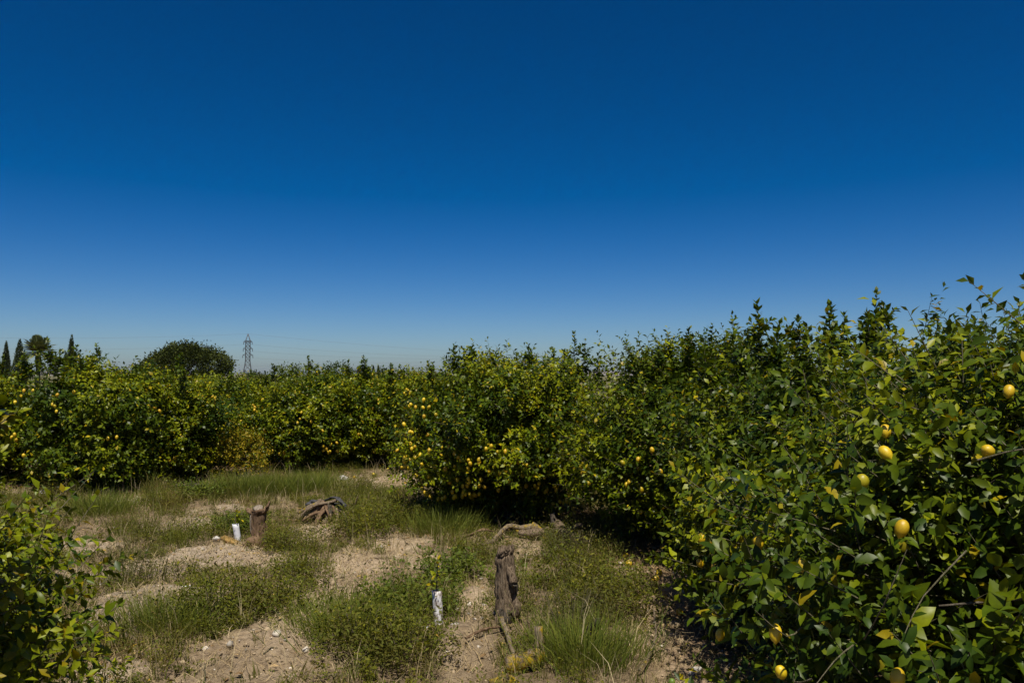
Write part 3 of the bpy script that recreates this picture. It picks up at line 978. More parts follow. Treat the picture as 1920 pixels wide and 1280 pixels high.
PINE = ((0.014, 0.024, 0.005), (0.055, 0.066, 0.009))
blob_tree('pine_tree', 'broad round-topped dark pine rising behind the left row', 'tree', (-36.9, 90), 5.5, 9.6, 801, PINE, 700, 60, 0.26, 0.22, 0.35, 8.0, None, 0.030, None, 0.35, 2.3)
blob_tree('orchard_tree', 'pale green bushy tree between the pylon and the utility pole', 'tree', (-16.6, 60), 3.25, 2.9, 802, ((0.05, 0.075, 0.012), (0.10, 0.125, 0.02)), 120, 20, 0.16, 0.2, 0.1, None, M_LEAF, 0.07)
blob_tree('dark_tree', 'dark dense tree right of the utility pole on the skyline', 'tree', (-15.3, 70), 3.45, 3.0, 803, ((0.016, 0.032, 0.01), (0.045, 0.07, 0.015)), 130, 22, 0.18, 0.2, 0.12)
blob_tree('dark_tree', 'low dark bush at the foot of the lattice pylon', 'tree', (-40.3, 125), 2.75, 4.6, 804, ((0.012, 0.020, 0.007), (0.03, 0.04, 0.012)), 110, 20, 0.25, 0.2, 0.12)
blob_tree('dark_tree', 'round dark bush beside the slim cypresses on the skyline', 'tree', (-17.9, 112), 3.15, 2.4, 805, ((0.014, 0.022, 0.008), (0.03, 0.045, 0.014)), 80, 20, 0.2, 0.2, 0.12)
blob_tree('dark_tree', 'small dark tree beside the ochre shed', 'tree', (-12.6, 100), 3.0, 1.9, 806, ((0.02, 0.03, 0.01), (0.05, 0.06, 0.016)), 70, 18, 0.18, 0.2, 0.12)

def cypress(label, xy, h, w, seed, group=None):
    r = np.random.default_rng(seed)
    root = thing('cypress', label, 'tree', (xy[0], xy[1], 0), 0, group)
    n = 9000
    z = h * (1 - np.sqrt(r.random(n)) * 0.97)
    prof = w / 2 * np.clip((1 - z / h) * 1.7, 0, 1) ** 0.8 * np.clip(0.5 + z / h * 2.5, 0, 1)
    a = r.uniform(0, 6.28, n)
    q = prof * (np.sqrt(r.random(n)) + 0.10 * np.sin(a * 3 + z * 3))
    P = np.stack([q * np.cos(a), q * np.sin(a), z], 1)
    dv = unit(np.stack([np.cos(a) * 0.35, np.sin(a) * 0.35, np.full(n, 1.0)], 1) + r.normal(0, 0.2, (n, 3)))
    nm = unit(np.cross(dv, r.normal(size=(n, 3))))
    t_ = np.array([0.02, 0.03, 0.012]) + r.random((n, 1)) * np.array([0.03, 0.036, 0.014])  # tint lifted to put distance haze into the foliage colour
    L = dict(pos=P, dirv=dv, nrm=nm, size=r.uniform(0.10, 0.26, n), wid=r.uniform(0.35, 0.5, n), tint=t_)
    tag(obj('crown', leaves_mesh('crown', L, 1, M_NEEDLE), root), kind='stuff')
    MB().tube([(0, 0, -0.2), (0, 0, h * 0.5), (0, 0, h * 0.85)], [0.12, 0.08, 0.03], 7).build('trunk', M_BARK, root)
GC = 'cypresses on the skyline'
cypress('cypress cut by the left edge of the picture', (-60.9, 95), 5.9, 1.0, 1, GC)
cypress('slim dark cypress nearest the left edge, left of the palm', (-59.8, 95), 6.5, 1.15, 2, GC)
cypress('broader cypress touching the left side of the palm', (-58.2, 95), 6.75, 1.7, 3, GC)
cypress('short cypress behind the right side of the palm', (-54.4, 98), 5.3, 0.8, 4, GC)
cypress('tall dark cypress standing alone right of the palm', (-52.1, 95), 7.25, 1.25, 5, GC)
cypress('leftmost and shortest of the three far slim cypresses', (-20.0, 112), 3.6, 0.42, 6, GC)
cypress('middle one of the three far slim cypresses', (-19.3, 112), 3.8, 0.5, 7, GC)
cypress('rightmost of the three far slim cypresses, against the round bush', (-18.6, 112), 3.85, 0.62, 8, GC)

def palm(label, xy, h, fl, seed, nf=26):
    r = np.random.default_rng(seed)
    root = thing('palm_tree', label, 'palm', (xy[0], xy[1], 0))
    MB().tube(spline([(0, 0, -0.2), (0.05, 0, h * 0.5), (0, 0, h)], 8), [0.32, 0.28, 0.26, 0.25, 0.25, 0.27, 0.33, 0.2], 10, True, 0.06).build('trunk', M_BARK, root)
    for k in range(nf):
        a = k * 2.4 + r.uniform(-0.2, 0.2)
        el = 1.45 - 1.6 * (k / nf) + r.normal(0, 0.08)
        s = fl * r.uniform(0.85, 1.1)
        tt = np.linspace(0, 1, 12)
        hor = s * (math.cos(el) * tt + 0.12 * tt ** 2)
        ver = s * (math.sin(el) * tt - (0.08 + 0.32 * max(0, math.cos(el))) * tt ** 2)
        rib = np.stack([hor * math.cos(a), hor * math.sin(a), h - 0.05 + ver], 1)
        tg = unit(np.gradient(rib, axis=0))
        side = np.array([-math.sin(a), math.cos(a), 0])
        P, D, N = [], [], []
        for t_ in np.linspace(0.15, 0.99, 34):
            i = t_ * 11
            j = int(i)
            p = rib[j] + (rib[min(j + 1, 11)] - rib[j]) * (i - j)
            upv = np.cross(tg[j], side)
            for sg in (-1, 1):
                dvec = unit(tg[j] * 0.75 + side * sg * 0.8 + upv * -0.2 + np.array([0, 0, 0.15]))
                P.append(p)
                D.append(dvec)
                N.append(unit(np.cross(dvec, tg[j])) * sg)
        P = np.array(P)
        n = len(P)
        tq = np.tile(np.linspace(0.15, 0.99, 34)[:, None], (1, 2)).ravel()
        L = dict(pos=P, dirv=np.array(D), nrm=np.array(N), size=0.34 * s * np.sin(np.clip(tq * 1.05, 0, 1) * 2.7 + 0.35), wid=np.full(n, 0.15),
                 tint=np.array([0.085, 0.105, 0.035]) * r.uniform(0.7, 1.2) + np.array([0.08, 0.045, 0.0]) * (k / nf))
        L['tint'] = np.tile(L['tint'], (n, 1))
        fr = obj('frond', leaves_mesh('frond', L, 1, M_NEEDLE), root)
        tag(MB().tube(rib, np.linspace(0.03, 0.008, 12), 4, False).build('rib', M_NEEDLE_RIB, fr))
M_NEEDLE_RIB = plain('frond_rib', (0.10, 0.09, 0.03), 0.7)
palm('date palm with arching fronds between the cypresses at far left', (-57.2, 97), 5.3, 2.45, 1, 40)
palm('low palm tuft right of the dark skyline tree', (-14.3, 75), 2.75, 0.75, 2, 16)

# ------------------------------------------------------------------ pylons, wires, shed
def lattice(root, h, wb, wt, waist, arms, bar, spire):
    """four-legged lattice mast; arms: list of (z, half span)"""
    def wid(z):
        return wb + (wt - wb) * min(1, z / waist) if z < waist else wt
    zs = [0]
    while zs[-1] < h - spire:
        zs.append(min(h - spire, zs[-1] + max(1.0, wid(zs[-1]) * 0.85)))
    corners = ((-1, -1), (1, -1), (1, 1), (-1, 1))
    for sx, sy in corners:
        mb = MB()
        mb.tube([(sx * wid(z) / 2, sy * wid(z) / 2, z) for z in zs] + [(0, 0, h)], bar * 1.25, 4)
        mb.build('leg', M_STEEL, root, smooth=False)
    mb = MB()
    for i in range(len(zs) - 1):
        for k in range(4):
            a, b2 = corners[k], corners[(k + 1) % 4]
            w0, w1 = wid(zs[i]) / 2, wid(zs[i + 1]) / 2
            mb.tube([(a[0] * w0, a[1] * w0, zs[i]), (b2[0] * w1, b2[1] * w1, zs[i + 1])], bar * 0.7, 3, False)
            mb.tube([(b2[0] * w0, b2[1] * w0, zs[i]), (a[0] * w1, a[1] * w1, zs[i + 1])], bar * 0.7, 3, False)
            mb.tube([(a[0] * w1, a[1] * w1, zs[i + 1]), (b2[0] * w1, b2[1] * w1, zs[i + 1])], bar * 0.7, 3, False)
    tag(mb.build('bracing', M_STEEL, root, smooth=False), kind='stuff')
    for z, sp_ in arms:
        for sx in (-1, 1):
            mb = MB()
            for sy in (-1, 1):
                mb.tube([(sx * wid(z) / 2, sy * wid(z) / 2, z), (sx * sp_, 0, z)], bar * 0.8, 4)
                mb.tube([(sx * wid(z) / 2, sy * wid(z) / 2, z + 0.9), (sx * sp_, 0, z)], bar * 0.7, 4)
            arm = mb.build('crossarm', M_STEEL, root, smooth=False)
            MB().tube([(sx * sp_, 0, z), (sx * sp_, 0, z - 1.3)], bar * 1.1, 5).build('insulator', M_STEEL, arm)

D1 = 400.0
PX, PH = -131.5, 23.0
p1 = thing('lattice_pylon', 'tall tapering lattice pylon on the skyline right of the pine', 'pylon', (PX, D1, 0), 0.35, 'power line masts')
lattice(p1, PH, 5.2, 2.1, 9.0, [(19.0, 2.0), (15.6, 2.2), (12.3, 2.4)], 0.15, 3.4)
p2 = thing('lattice_pylon', 'small far lattice mast between two skyline trees', 'pylon', (-176.5, 700, 0), 0.3, 'power line masts')
lattice(p2, 14.6, 3.0, 1.9, 7.0, [(12.0, 1.5)], 0.16, 1.2)
p3 = thing('lattice_pylon', 'mast with a square yoke top peeping over the laden lemon tree', 'pylon', (-11.4, 450, 0), 0.1, 'power line masts')
MB().tube([(-0.9, 0, 0), (-0.75, 0, 9), (-0.7, 0, 15.2)], 0.17, 6).build('post', M_STEEL, p3)
MB().tube([(0.9, 0, 0), (0.95, 0, 9), (1.0, 0, 15.2)], 0.17, 6).build('post', M_STEEL, p3)
MB().tube([(-0.85, 0, 15.2), (1.15, 0, 15.0)], 0.17, 6).build('yoke_beam', M_STEEL, p3)
for sx, z in ((-1, 14.3), (1, 13.9)):
    arm = MB().tube([(sx * 0.8, 0, z), (sx * 2.8, 0, z - 0.2)], 0.15, 5).build('crossarm', M_STEEL, p3)
    MB().tube([(sx * 2.8, 0, z - 0.2), (sx * 2.85, 0, z - 1.6)], 0.14, 5).build('insulator', M_STEEL, arm)

def wire(label, a, b2, sag, rad=0.028):
    a, b2 = np.array(a, float), np.array(b2, float)
    tt = np.linspace(0, 1, 40)[:, None]
    P = a + (b2 - a) * tt
    P[:, 2] -= (4 * sag * tt * (1 - tt))[:, 0]
    o = MB().tube(P, rad, 4, False).build('power_cable', M_WIRE)
    tag(o, label, 'cable', 'overhead power cables')
wire('topmost overhead cable running right from the tall pylon', (PX, D1, PH), (40, 470, 12.5), 1.5)
wire('upper overhead cable running right from the highest arm of the tall pylon', (PX + 1.9, D1 + .6, 17.7), (-8.6, 450, 12.6), 1.6)
wire('middle overhead cable running right from the tall pylon', (PX + 2.1, D1 + .7, 14.3), (-8.6, 450.3, 12.2), 1.8)
wire('lowest overhead cable running right from the tall pylon', (PX + 2.3, D1 + .8, 11.0), (-8.6, 450.6, 11.8), 2.4)
wire('overhead cable leaving the square-topped mast to the right', (-8.6, 450, 12.4), (90, 470, 10.5), 1.5)
wire('topmost overhead cable running left from the tall pylon over the pine', (PX, D1, PH), (-330, 430, 24.0), 2.0)
wire('upper overhead cable running left from the tall pylon', (PX - 1.9, D1 - .6, 17.7), (-330, 428, 18.5), 2.5)
wire('low overhead cable crossing behind the tall pylon', (-330, 520, 12.0), (-60, 560, 9.0), 1.5)
wire('far cable sloping right from the small mast', (-175.5, 700, 12.2), (-100, 690, 6.5), 0.8, 0.05)

hs_ = thing('shed', 'small ochre shed with a white flat roof beyond the orchard', 'shed', (-14.6, 110, 0), 0.15)
MB().box((0, 0, 0.95), (4.4, 3.0, 1.9)).build('wall', M_OCHRE, hs_, smooth=False)
MB().box((0, 0, 1.98), (4.8, 3.4, 0.16)).build('roof', M_WHITE, hs_, smooth=False)
MB().box((-0.9, -1.52, 0.85), (0.8, 0.06, 1.7)).build('door', M_DOOR, hs_, smooth=False)
MB().box((1.0, -1.52, 1.2), (0.8, 0.06, 0.6)).build('window', M_DOOR, hs_, smooth=False)

# ------------------------------------------------------------------ ground cover (uncountable)
def sample(r, n, accept, x0=-12.5, x1=3.0, y0=3.2, y1=21.0):
    out = []
    got = 0
    while got < n:
        x, y = r.uniform(x0, x1, n), r.uniform(y0, y1, n)
        # keep only ground inside the field of view plus a margin
        ok = (np.abs(x) < 0.68 * y + 1.2) & (r.random(n) < accept(x, y))
        out.append(np.stack([x[ok], y[ok]], 1))
        got += ok.sum()
    return np.concatenate(out)[:n]

def lush(x, y):
    return fbm(x * 0.75 + 9, y * 0.75 + 50, 3)
CLEAR = [(0.10, 6.62, 0.36, 0.40), (-0.05, 7.75, 0.22, 0.30), (-0.72, 7.85, 0.12, 0.16), (-4.15, 12.1, 0.3, 0.25), (-3.66, 11.5, 0.25, 0.25), (-3.35, 13.75, 0.5, 0.35), (0.1, 11.9, 0.5, 0.35), (0.9, 11.4, 0.3, 0.4), (-3.72, 9.2, 0.15, 0.2)]
def green_density(x, y):
    d = (1 - bareness(x, y)) ** 1.5 * (1 - 0.92 * shade_floor(x, y))
    for cx, cy, rx, ry in CLEAR:
        d = d * np.clip(((x - cx) / rx) ** 2 + ((y - cy) / ry) ** 2 - 0.4, 0.12, 1)
    d = d * np.clip((fbm(x * 3.1 + 21, y * 3.1 + 33, 3) - 0.33) * 5, 0.12, 1)
    return np.clip(d * (0.25 + 1.5 * lush(x, y)), 0, 1) + 0.035

def blades(name, r, P, per, hmin, hmax, wid, lean, cols, label, hfun=None, mat=M_WEED, kind='grass'):
    n = len(P)
    c = np.repeat(P, per, 0) + r.normal(0, 0.035, (n * per, 2))
    N = len(c)
    z = height(c[:, 0], c[:, 1]) - 0.01
    h = r.uniform(hmin, hmax, N) * np.repeat(r.uniform(0.6, 1.25, n), per)
    if hfun is not None:
        h = h * hfun(c[:, 0], c[:, 1])
    a = r.uniform(0, 6.28, N)
    ln = np.abs(r.normal(lean, lean * 0.5, N))
    dx, dy = np.cos(a), np.sin(a)
    b0 = np.stack([c[:, 0], c[:, 1], z], 1)
    mid = b0 + np.stack([dx * h * ln * 0.35, dy * h * ln * 0.35, h * 0.58], 1)
    tip = b0 + np.stack([dx * h * ln, dy * h * ln, h * (1 - 0.22 * np.minimum(ln, 2))], 1)
    fa = r.uniform(0, 3.14, N)
    s = np.stack([np.cos(fa), np.sin(fa), np.zeros(N)], 1) * (wid * r.uniform(0.6, 1.4, N))[:, None]
    V = np.stack([b0 - s * 0.5, b0 + s * 0.5, mid - s * 0.4, mid + s * 0.4, tip], 1).reshape(-1, 3)
    f = np.array([(0, 1, 3), (0, 3, 2), (2, 3, 4)])
    F = (np.arange(N)[:, None, None] * 5 + f[None]).reshape(-1, 3)
    c0, c1, c2 = [np.array(q) for q in cols]
    hue = np.repeat(np.clip(lush(P[:, 0] * 1.9, P[:, 1] * 1.9) + r.normal(0, 0.13, n), 0, 1), per)[:, None]
    T = np.where(hue < 0.5, c0 + (c1 - c0) * hue * 2, c1 + (c2 - c1) * (hue - 0.5) * 2) * r.uniform(0.75, 1.2, (N, 1))
    return tag(obj(name, mesh_np(name, V, F, np.repeat(T, 5, 0), mat, False)), label, kind, kind='stuff')

r = np.random.default_rng(31)
tall = lambda x, y: 0.5 + 4.2 * np.clip(fbm(x * 1.2 + 70, y * 1.2 + 3, 3) - 0.36, 0, 1)
blades('grass', r, sample(r, 8000, green_density), 10, 0.06, 0.22, 0.0075, 0.55, ((0.21, 0.155, 0.05), (0.10, 0.11, 0.018), (0.13, 0.145, 0.018)),
       'green and browning grass blades growing between the bare patches', tall)
blades('dry_straw', r, sample(r, 9000, lambda x, y: np.clip(0.25 + 0.35 * bareness(x, y) + 0.3 * (x > 1.1), 0, 1) * (1 - 0.6 * shade_floor(x, y))), 6, 0.04, 0.15, 0.0045, 1.9,
       ((0.24, 0.17, 0.08), (0.33, 0.25, 0.13), (0.42, 0.34, 0.2)), 'thin dry straw lying over the bare soil', None, M_DRY, 'straw')
blades('tall_dry_stems', r, sample(r, 1300, lambda x, y: green_density(x, y) * 0.5), 3, 0.2, 0.5, 0.0045, 0.4, ((0.25, 0.19, 0.09), (0.36, 0.29, 0.16), (0.42, 0.36, 0.22)),
       'tall thin straw-coloured stems standing out of the weeds', None, M_DRY, 'straw')

def forb_leaves(r, P, per, hmin, hmax, leaf, cols, hfun=None, gz=True, wid=(0.3, 0.5), bush=0.10):
    n = len(P)
    z0 = height(P[:, 0], P[:, 1]) if gz else np.zeros(n)
    H = r.uniform(hmin, hmax, n)
    if hfun is not None:
        H = H * hfun(P[:, 0], P[:, 1])
    t_ = r.random((n, per)) ** 0.75
    lean = r.normal(0, 0.25, (n, 1, 2))
    xy = P[:, None, :] + lean * (H[:, None] * t_)[..., None] + r.normal(0, 1, (n, per, 2)) * bush * (0.35 + 0.65 * t_[..., None]) * np.clip(H, 0.1, 0.4)[:, None, None] * 2.5
    pos = np.concatenate([xy, (z0[:, None] + H[:, None] * t_ * r.uniform(0.75, 1.05, (n, per)))[..., None]], 2).reshape(-1, 3)
    N = n * per
    dv = unit(r.normal(0, 1, (N, 3)) * np.array([1, 1, 0.5]) + np.array([0, 0, 0.55]))
    nm = unit(np.array([0, 0, 1.0]) + r.normal(0, 0.5, (N, 3)))
    nm = unit(nm - (nm * dv).sum(1, keepdims=True) * dv)
    c0, c1, c2 = [np.array(q) for q in cols]
    hue = np.repeat(r.random(n), per)[:, None]
    T = np.where(hue < 0.5, c0 + (c1 - c0) * hue * 2, c1 + (c2 - c1) * (hue - 0.5) * 2) * r.uniform(0.75, 1.25, (N, 1))
    return dict(pos=pos, dirv=dv, nrm=nm, size=leaf * r.uniform(0.6, 1.4, N), wid=r.uniform(*wid, N), tint=T)

FORB = ((0.115, 0.088, 0.022), (0.078, 0.102, 0.010), (0.165, 0.16, 0.013))
P = sample(r, 9000, lambda x, y: np.clip(green_density(x, y) * (lush(x * 1.6 + 5, y * 1.6) > 0.47), 0, 1))
tag(obj('ground_weeds', leaves_mesh('ground_weeds', forb_leaves(r, P, 22, 0.06, 0.27, 0.030, FORB, tall), 1, M_WEED)),
    'low leafy green weeds spread over the orchard floor', 'weeds', kind='stuff')

# soil clods and small stones
n = 6000
P = sample(r, n, lambda x, y: 0.06 + bareness(x, y) * 0.9, y0=4.0, y1=20.5)
ico = np.array([(0, 0, 1), (0.894, 0, 0.447), (0.276, 0.851, 0.447), (-0.724, 0.526, 0.447), (-0.724, -0.526, 0.447), (0.276, -0.851, 0.447),
                (0.724, 0.526, -0.447), (-0.276, 0.851, -0.447), (-0.894, 0, -0.447), (-0.276, -0.851, -0.447), (0.724, -0.526, -0.447), (0, 0, -1)])
icf = np.array([(0, 1, 2), (0, 2, 3), (0, 3, 4), (0, 4, 5), (0, 5, 1), (1, 6, 2), (2, 7, 3), (3, 8, 4), (4, 9, 5), (5, 10, 1),
                (2, 6, 7), (3, 7, 8), (4, 8, 9), (5, 9, 10), (1, 10, 6), (6, 11, 7), (7, 11, 8), (8, 11, 9), (9, 11, 10), (10, 11, 6)])
s = np.clip(r.lognormal(-4.75, 0.62, n), 0.003, 0.05)
V = ico[None] * r.uniform(0.6, 1.35, (n, 12, 1)) * s[:, None, None] * r.uniform(0.7, 1.3, (n, 1, 3)) * np.array([1, 1, 0.75])
V = V + np.stack([P[:, 0], P[:, 1], height(P[:, 0], P[:, 1]) + s * 0.25], 1)[:, None]
T = np.where(r.random((n, 1)) < 0.2, np.array([0.5, 0.45, 0.38]), np.array([0.33, 0.255, 0.165])) * r.uniform(0.55, 1.2, (n, 1))
tag(obj('soil_clods', mesh_np('soil_clods', V.reshape(-1, 3), (np.arange(n)[:, None, None] * 12 + icf[None]).reshape(-1, 3), np.repeat(T, 12, 0), M_DRY)),
    'loose clods and small stones on the bare soil', 'clods', kind='stuff')

# dry leaf litter, mostly under the trees
n = 9000
P = sample(r, n, lambda x, y: 0.22 + 0.8 * shade_floor(x, y) + 0.5 * np.exp(-(((x + 1.7) / 0.8) ** 2 + ((y - 12) / 1.3) ** 2)), x1=3.6)
dv = unit(r.normal(size=(n, 3)) * np.array([1, 1, 0.18]))
nm = unit(np.array([0, 0, 1.0]) + r.normal(0, 0.35, (n, 3)))
nm = unit(nm - (nm * dv).sum(1, keepdims=True) * dv)
q = r.random((n, 1))
T = np.where(q < 0.6, np.array([0.20, 0.125, 0.055]), np.where(q < 0.85, np.array([0.33, 0.23, 0.11]), np.array([0.36, 0.24, 0.03]))) * r.uniform(0.6, 1.2, (n, 1))
L = dict(pos=np.stack([P[:, 0], P[:, 1], height(P[:, 0], P[:, 1]) + r.uniform(0.005, 0.03, n)], 1), dirv=dv, nrm=nm, size=r.uniform(0.04, 0.085, n), wid=r.uniform(0.35, 0.55, n), tint=T)
tag(obj('leaf_litter', leaves_mesh('leaf_litter', L, 1, M_DRY)), 'fallen dry brown and yellow leaves on the ground', 'leaves', kind='stuff')

# small dead twigs lying about
P = sample(r, 420, lambda x, y: 0.25 + 0.6 * bareness(x, y) + 0.4 * shade_floor(x, y), y0=4.5, y1=18, x1=3.2)
mb = MB()
for x, y in P:
    a, l = r.uniform(0, 6.28), r.uniform(0.06, 0.28)
    z = hz(x, y)
    x2, y2 = x + l * math.cos(a), y + l * math.sin(a)
    mb.tube([(x, y, z + 0.012), ((x + x2) / 2 + r.normal(0, 0.015), (y + y2) / 2 + r.normal(0, 0.015), z + 0.03), (x2, y2, hz(x2, y2) + 0.015)], [0.006, 0.005, 0.002], 4, False)
tag(mb.build('twig_litter', M_TWIG), 'small dead twigs scattered on the ground', 'twigs', kind='stuff')

# ------------------------------------------------------------------ weed clumps that stand out
def clump_mesh(seed, style):
    r = np.random.default_rng(seed)
    if style == 'bushy':
        n = 70
        P = r.normal(0, 0.2, (n, 2))
        hf = lambda x, y: np.clip(1.15 - np.hypot(x, y) * 1.6, 0.35, 1.2)
        return leaves_mesh('foliage', forb_leaves(r, P, 42, 0.26, 0.42, 0.030, FORB, hf, False), 1, M_WEED)
    if style == 'pale':
        n = 60
        P = r.normal(0, 0.2, (n, 2))
        return leaves_mesh('foliage', forb_leaves(r, P, 34, 0.14, 0.28, 0.036, ((0.06, 0.09, 0.012), (0.095, 0.13, 0.016), (0.14, 0.16, 0.02)), None, False, (0.45, 0.65)), 1, M_WEED)
    if style == 'brown':
        n = 60
        P = r.normal(0, 0.2, (n, 2))
        return leaves_mesh('foliage', forb_leaves(r, P, 34, 0.2, 0.36, 0.030, ((0.055, 0.05, 0.016), (0.085, 0.075, 0.024), (0.075, 0.09, 0.02)), None, False, (0.14, 0.25)), 1, M_WEED)
    # feathery upright grass
    n = 1700
    c = r.normal(0, 0.16, (n, 2))
    a = np.arctan2(c[:, 1], c[:, 0]) + r.normal(0, 0.6, n)
    tl = r.uniform(0.1, 0.95, n)
    dv = unit(np.stack([np.cos(a) * tl, np.sin(a) * tl, np.ones(n)], 1))
    nm = unit(np.cross(dv, r.normal(size=(n, 3))))
    T = np.array([0.085, 0.13, 0.02]) + r.random((n, 1)) * np.array([0.12, 0.09, 0.015])
    L = dict(pos=np.concatenate([c, np.full((n, 1), -0.02)], 1), dirv=dv, nrm=nm, size=r.uniform(0.10, 0.34, n), wid=r.uniform(0.010, 0.018, n), tint=T)
    return leaves_mesh('foliage', L, 1, M_WEED)
STY = {k: clump_mesh(900 + i, k) for i, k in enumerate(('bushy', 'pale', 'brown', 'feathery'))}
STEM = MB()
rs = np.random.default_rng(3)
for k in range(14):
    a, q = rs.uniform(0, 6.28), rs.uniform(0, 0.16)
    p = np.array([q * math.cos(a), q * math.sin(a), -0.02])
    STEM.tube([p, p + np.array([0.03 * math.cos(a), 0.03 * math.sin(a), 0.14]), p + np.array([0.08 * math.cos(a), 0.08 * math.sin(a), 0.27])], [0.004, 0.003, 0.002], 4, False)
STEM_ME = mesh_np('stems', np.concatenate(STEM.v), np.concatenate(STEM.f), None, M_TWIG, True)
CL = [('bushy', -2.95, 8.25, 1.15, 'wide bushy green weed below the scrap of white litter'), ('bushy', -2.45, 8.45, 1.05, 'bushy green weed right of the widest one, beside the middle dirt track'),
      ('feathery', -3.35, 8.0, 1.1, 'feathery blue-green grass tuft left of the widest bushy weed'), ('bushy', -2.6, 9.9, 0.9, 'compact dark weed on the dirt below the forked stump'),
      ('bushy', -1.35, 7.4, 1.1, 'leafy weed in the lower centre, left of the mottled tree guard'), ('pale', -1.05, 8.6, 1.15, 'pale leafy weed mound just behind the mottled tree guard'),
      ('feathery', -1.62, 7.75, 1.15, 'tall feathery grass tuft at the left end of the weeds in the lower centre'), ('bushy', -0.95, 7.15, 1.0, 'dark leafy weed in front of the mottled tree guard'),
      ('brown', 0.55, 7.8, 1.15, 'brownish stalky weed just right of the tall stump'), ('feathery', 0.62, 7.15, 1.2, 'tall dark grass tuft right of the lichen-covered log'),
      ('bushy', 1.05, 8.5, 1.15, 'bushy weed at the right end of the weed patch beside the straw track'), ('bushy', 0.75, 9.6, 1.1, 'leafy weed behind the tall stump, right of its top'),
      ('brown', 0.75, 10.7, 1.2, 'brownish weed mat in front of the fallen grey log'), ('pale', -0.7, 9.9, 1.1, 'pale weed mound beside the bare sapling spot left of the stump'),
      ('bushy', -2.35, 12.5, 1.2, 'dark rounded weed right of the heap of roots'), ('bushy', -1.95, 13.3, 1.15, 'rounded weed between the heap of roots and the laden tree'),
      ('feathery', -1.1, 12.9, 1.3, 'tall grass tuft at the left foot of the laden lemon tree'), ('feathery', -4.9, 17.0, 1.5, 'tall grass stand behind the heap of roots'),
      ('feathery', -4.2, 17.3, 1.4, 'tall grass stand behind and right of the heap of roots'), ('feathery', -5.6, 16.8, 1.4, 'tall grass stand left of the one behind the heap of roots'),
      ('brown', -4.7, 9.9, 1.2, 'brown dying weed above the left bare patch'), ('pale', -4.5, 13.0, 1.0, 'pale leafy weed behind the clean white tree guard'),
      ('feathery', -7.3, 14.4, 1.3, 'tall grass tuft in the left middle of the clearing'), ('pale', -6.3, 16.5, 1.2, 'low green weed mound before the left lemon row'),
      ('bushy', -3.15, 11.4, 0.9, 'small weed at the right foot of the forked stump'), ('bushy', 1.15, 9.3, 0.95, 'bushy weed beside the straw track, behind the right-hand one')]
for i, (sty, x, y, s, lab) in enumerate(CL):
    o = thing('weed_clump', lab, 'weed', (x, y, hz(x, y)), (i * 2.1) % 6.28, 'weed clumps standing out of the ground cover', s * 1.25)
    tag(obj('foliage', STY[sty], o), kind='stuff')
    if sty != 'feathery':
        tag(obj('stems', STEM_ME, o), kind='stuff')

# ------------------------------------------------------------------ dead wood
def path_log(mbs, pts, rad, n=14, seg=12, lump=0.12, seed=0, squash=1.0, gn=0.4, jit=0.045):
    pts = spline(pts, seg)
    rad = np.interp(np.linspace(0, 1, seg), np.linspace(0, 1, len(rad)), rad)
    jr = np.random.default_rng(seed + 500)
    pts[1:-1] += jr.normal(0, 1, (seg - 2, 3)) * rad[1:-1, None] * jit
    rad = rad * (1 + jr.normal(0, jit * 0.5, seg))
    return mbs.tube(pts, rad, n, True, lump, seed, squash, gn)

# tall weathered stump
sx, sy = -0.05, 7.93
st = thing('tree_stump', 'tall grey weathered stump standing upright beside the sandy mound', 'stump', (sx, sy, hz(sx, sy) - 0.03), 0, None, (0.86, 0.86, 0.84))
mb = path_log(MB(), [(0.0, 0, 0.12), (-0.01, 0, 0.30), (-0.012, 0, 0.55), (-0.028, 0, 0.78), (-0.03, 0, 0.84)], [0.105, 0.098, 0.098, 0.092, 0.088], 32, 22, 0.14, 4, 0.9, 0.8)
v = mb.v[0]
v[:, 2] += np.clip((v[:, 2] - 0.45) / 0.39, 0, 1) * (v[:, 0] + 0.03) * 0.45           # slanting saw cut
mb.build('trunk', M_STUMP, st)
mb = path_log(MB(), [(0.01, -0.03, 0.70), (0.045, -0.07, 0.60), (0.078, -0.105, 0.49)], [0.035, 0.05, 0.05], 14, 9, 0.07, 8)
stub = mb.build('branch_stub', M_STUMP, st)
path_log(MB(), [(0.0785, -0.1055, 0.489), (0.081, -0.109, 0.483)], [0.044, 0.043], 14, 3, 0.04, 8).build('cut_face', M_CUT, stub)
path_log(MB(), [(0.075, -0.02, 0.10), (0.105, -0.03, 0.2), (0.085, -0.03, 0.31), (0.05, -0.02, 0.36)], [0.05, 0.058, 0.036, 0.02], 12, 10, 0.15, 12).build('side_root', M_STUMP, st)
path_log(MB(), [(0.085, 0.0, 0.28), (0.105, 0.0, 0.42), (0.09, -0.02, 0.52)], [0.02, 0.022, 0.02], 10, 8, 0.1, 3).build('hollow_shade', M_ROOT, st)  # dark strip, its colour stands in for the shaded hollow below the stub
mb = path_log(MB(), [(-0.02, -0.02, -0.02), (-0.015, -0.03, 0.07), (-0.01, -0.01, 0.17)], [0.075, 0.10, 0.09], 14, 8, 0.35, 21)
mb.build('root_crown', M_ROOT, st)
r = np.random.default_rng(41)
for k in range(11):
    a = r.uniform(2.6, 6.8)
    q = 0.08
    p0 = (q * math.cos(a), q * math.sin(a), r.uniform(0.06, 0.2))
    p1_ = (0.13 * math.cos(a), 0.13 * math.sin(a), p0[2] + r.uniform(-0.03, 0.04))
    p2_ = (0.17 * math.cos(a + 0.3), 0.17 * math.sin(a + 0.3), r.uniform(-0.04, 0.06))
    path_log(MB(), [p0, p1_, p2_], [0.018, 0.014, 0.006], 7, 8, 0.12, k).build('root', M_STUMP if k % 3 else M_ROOT, st)

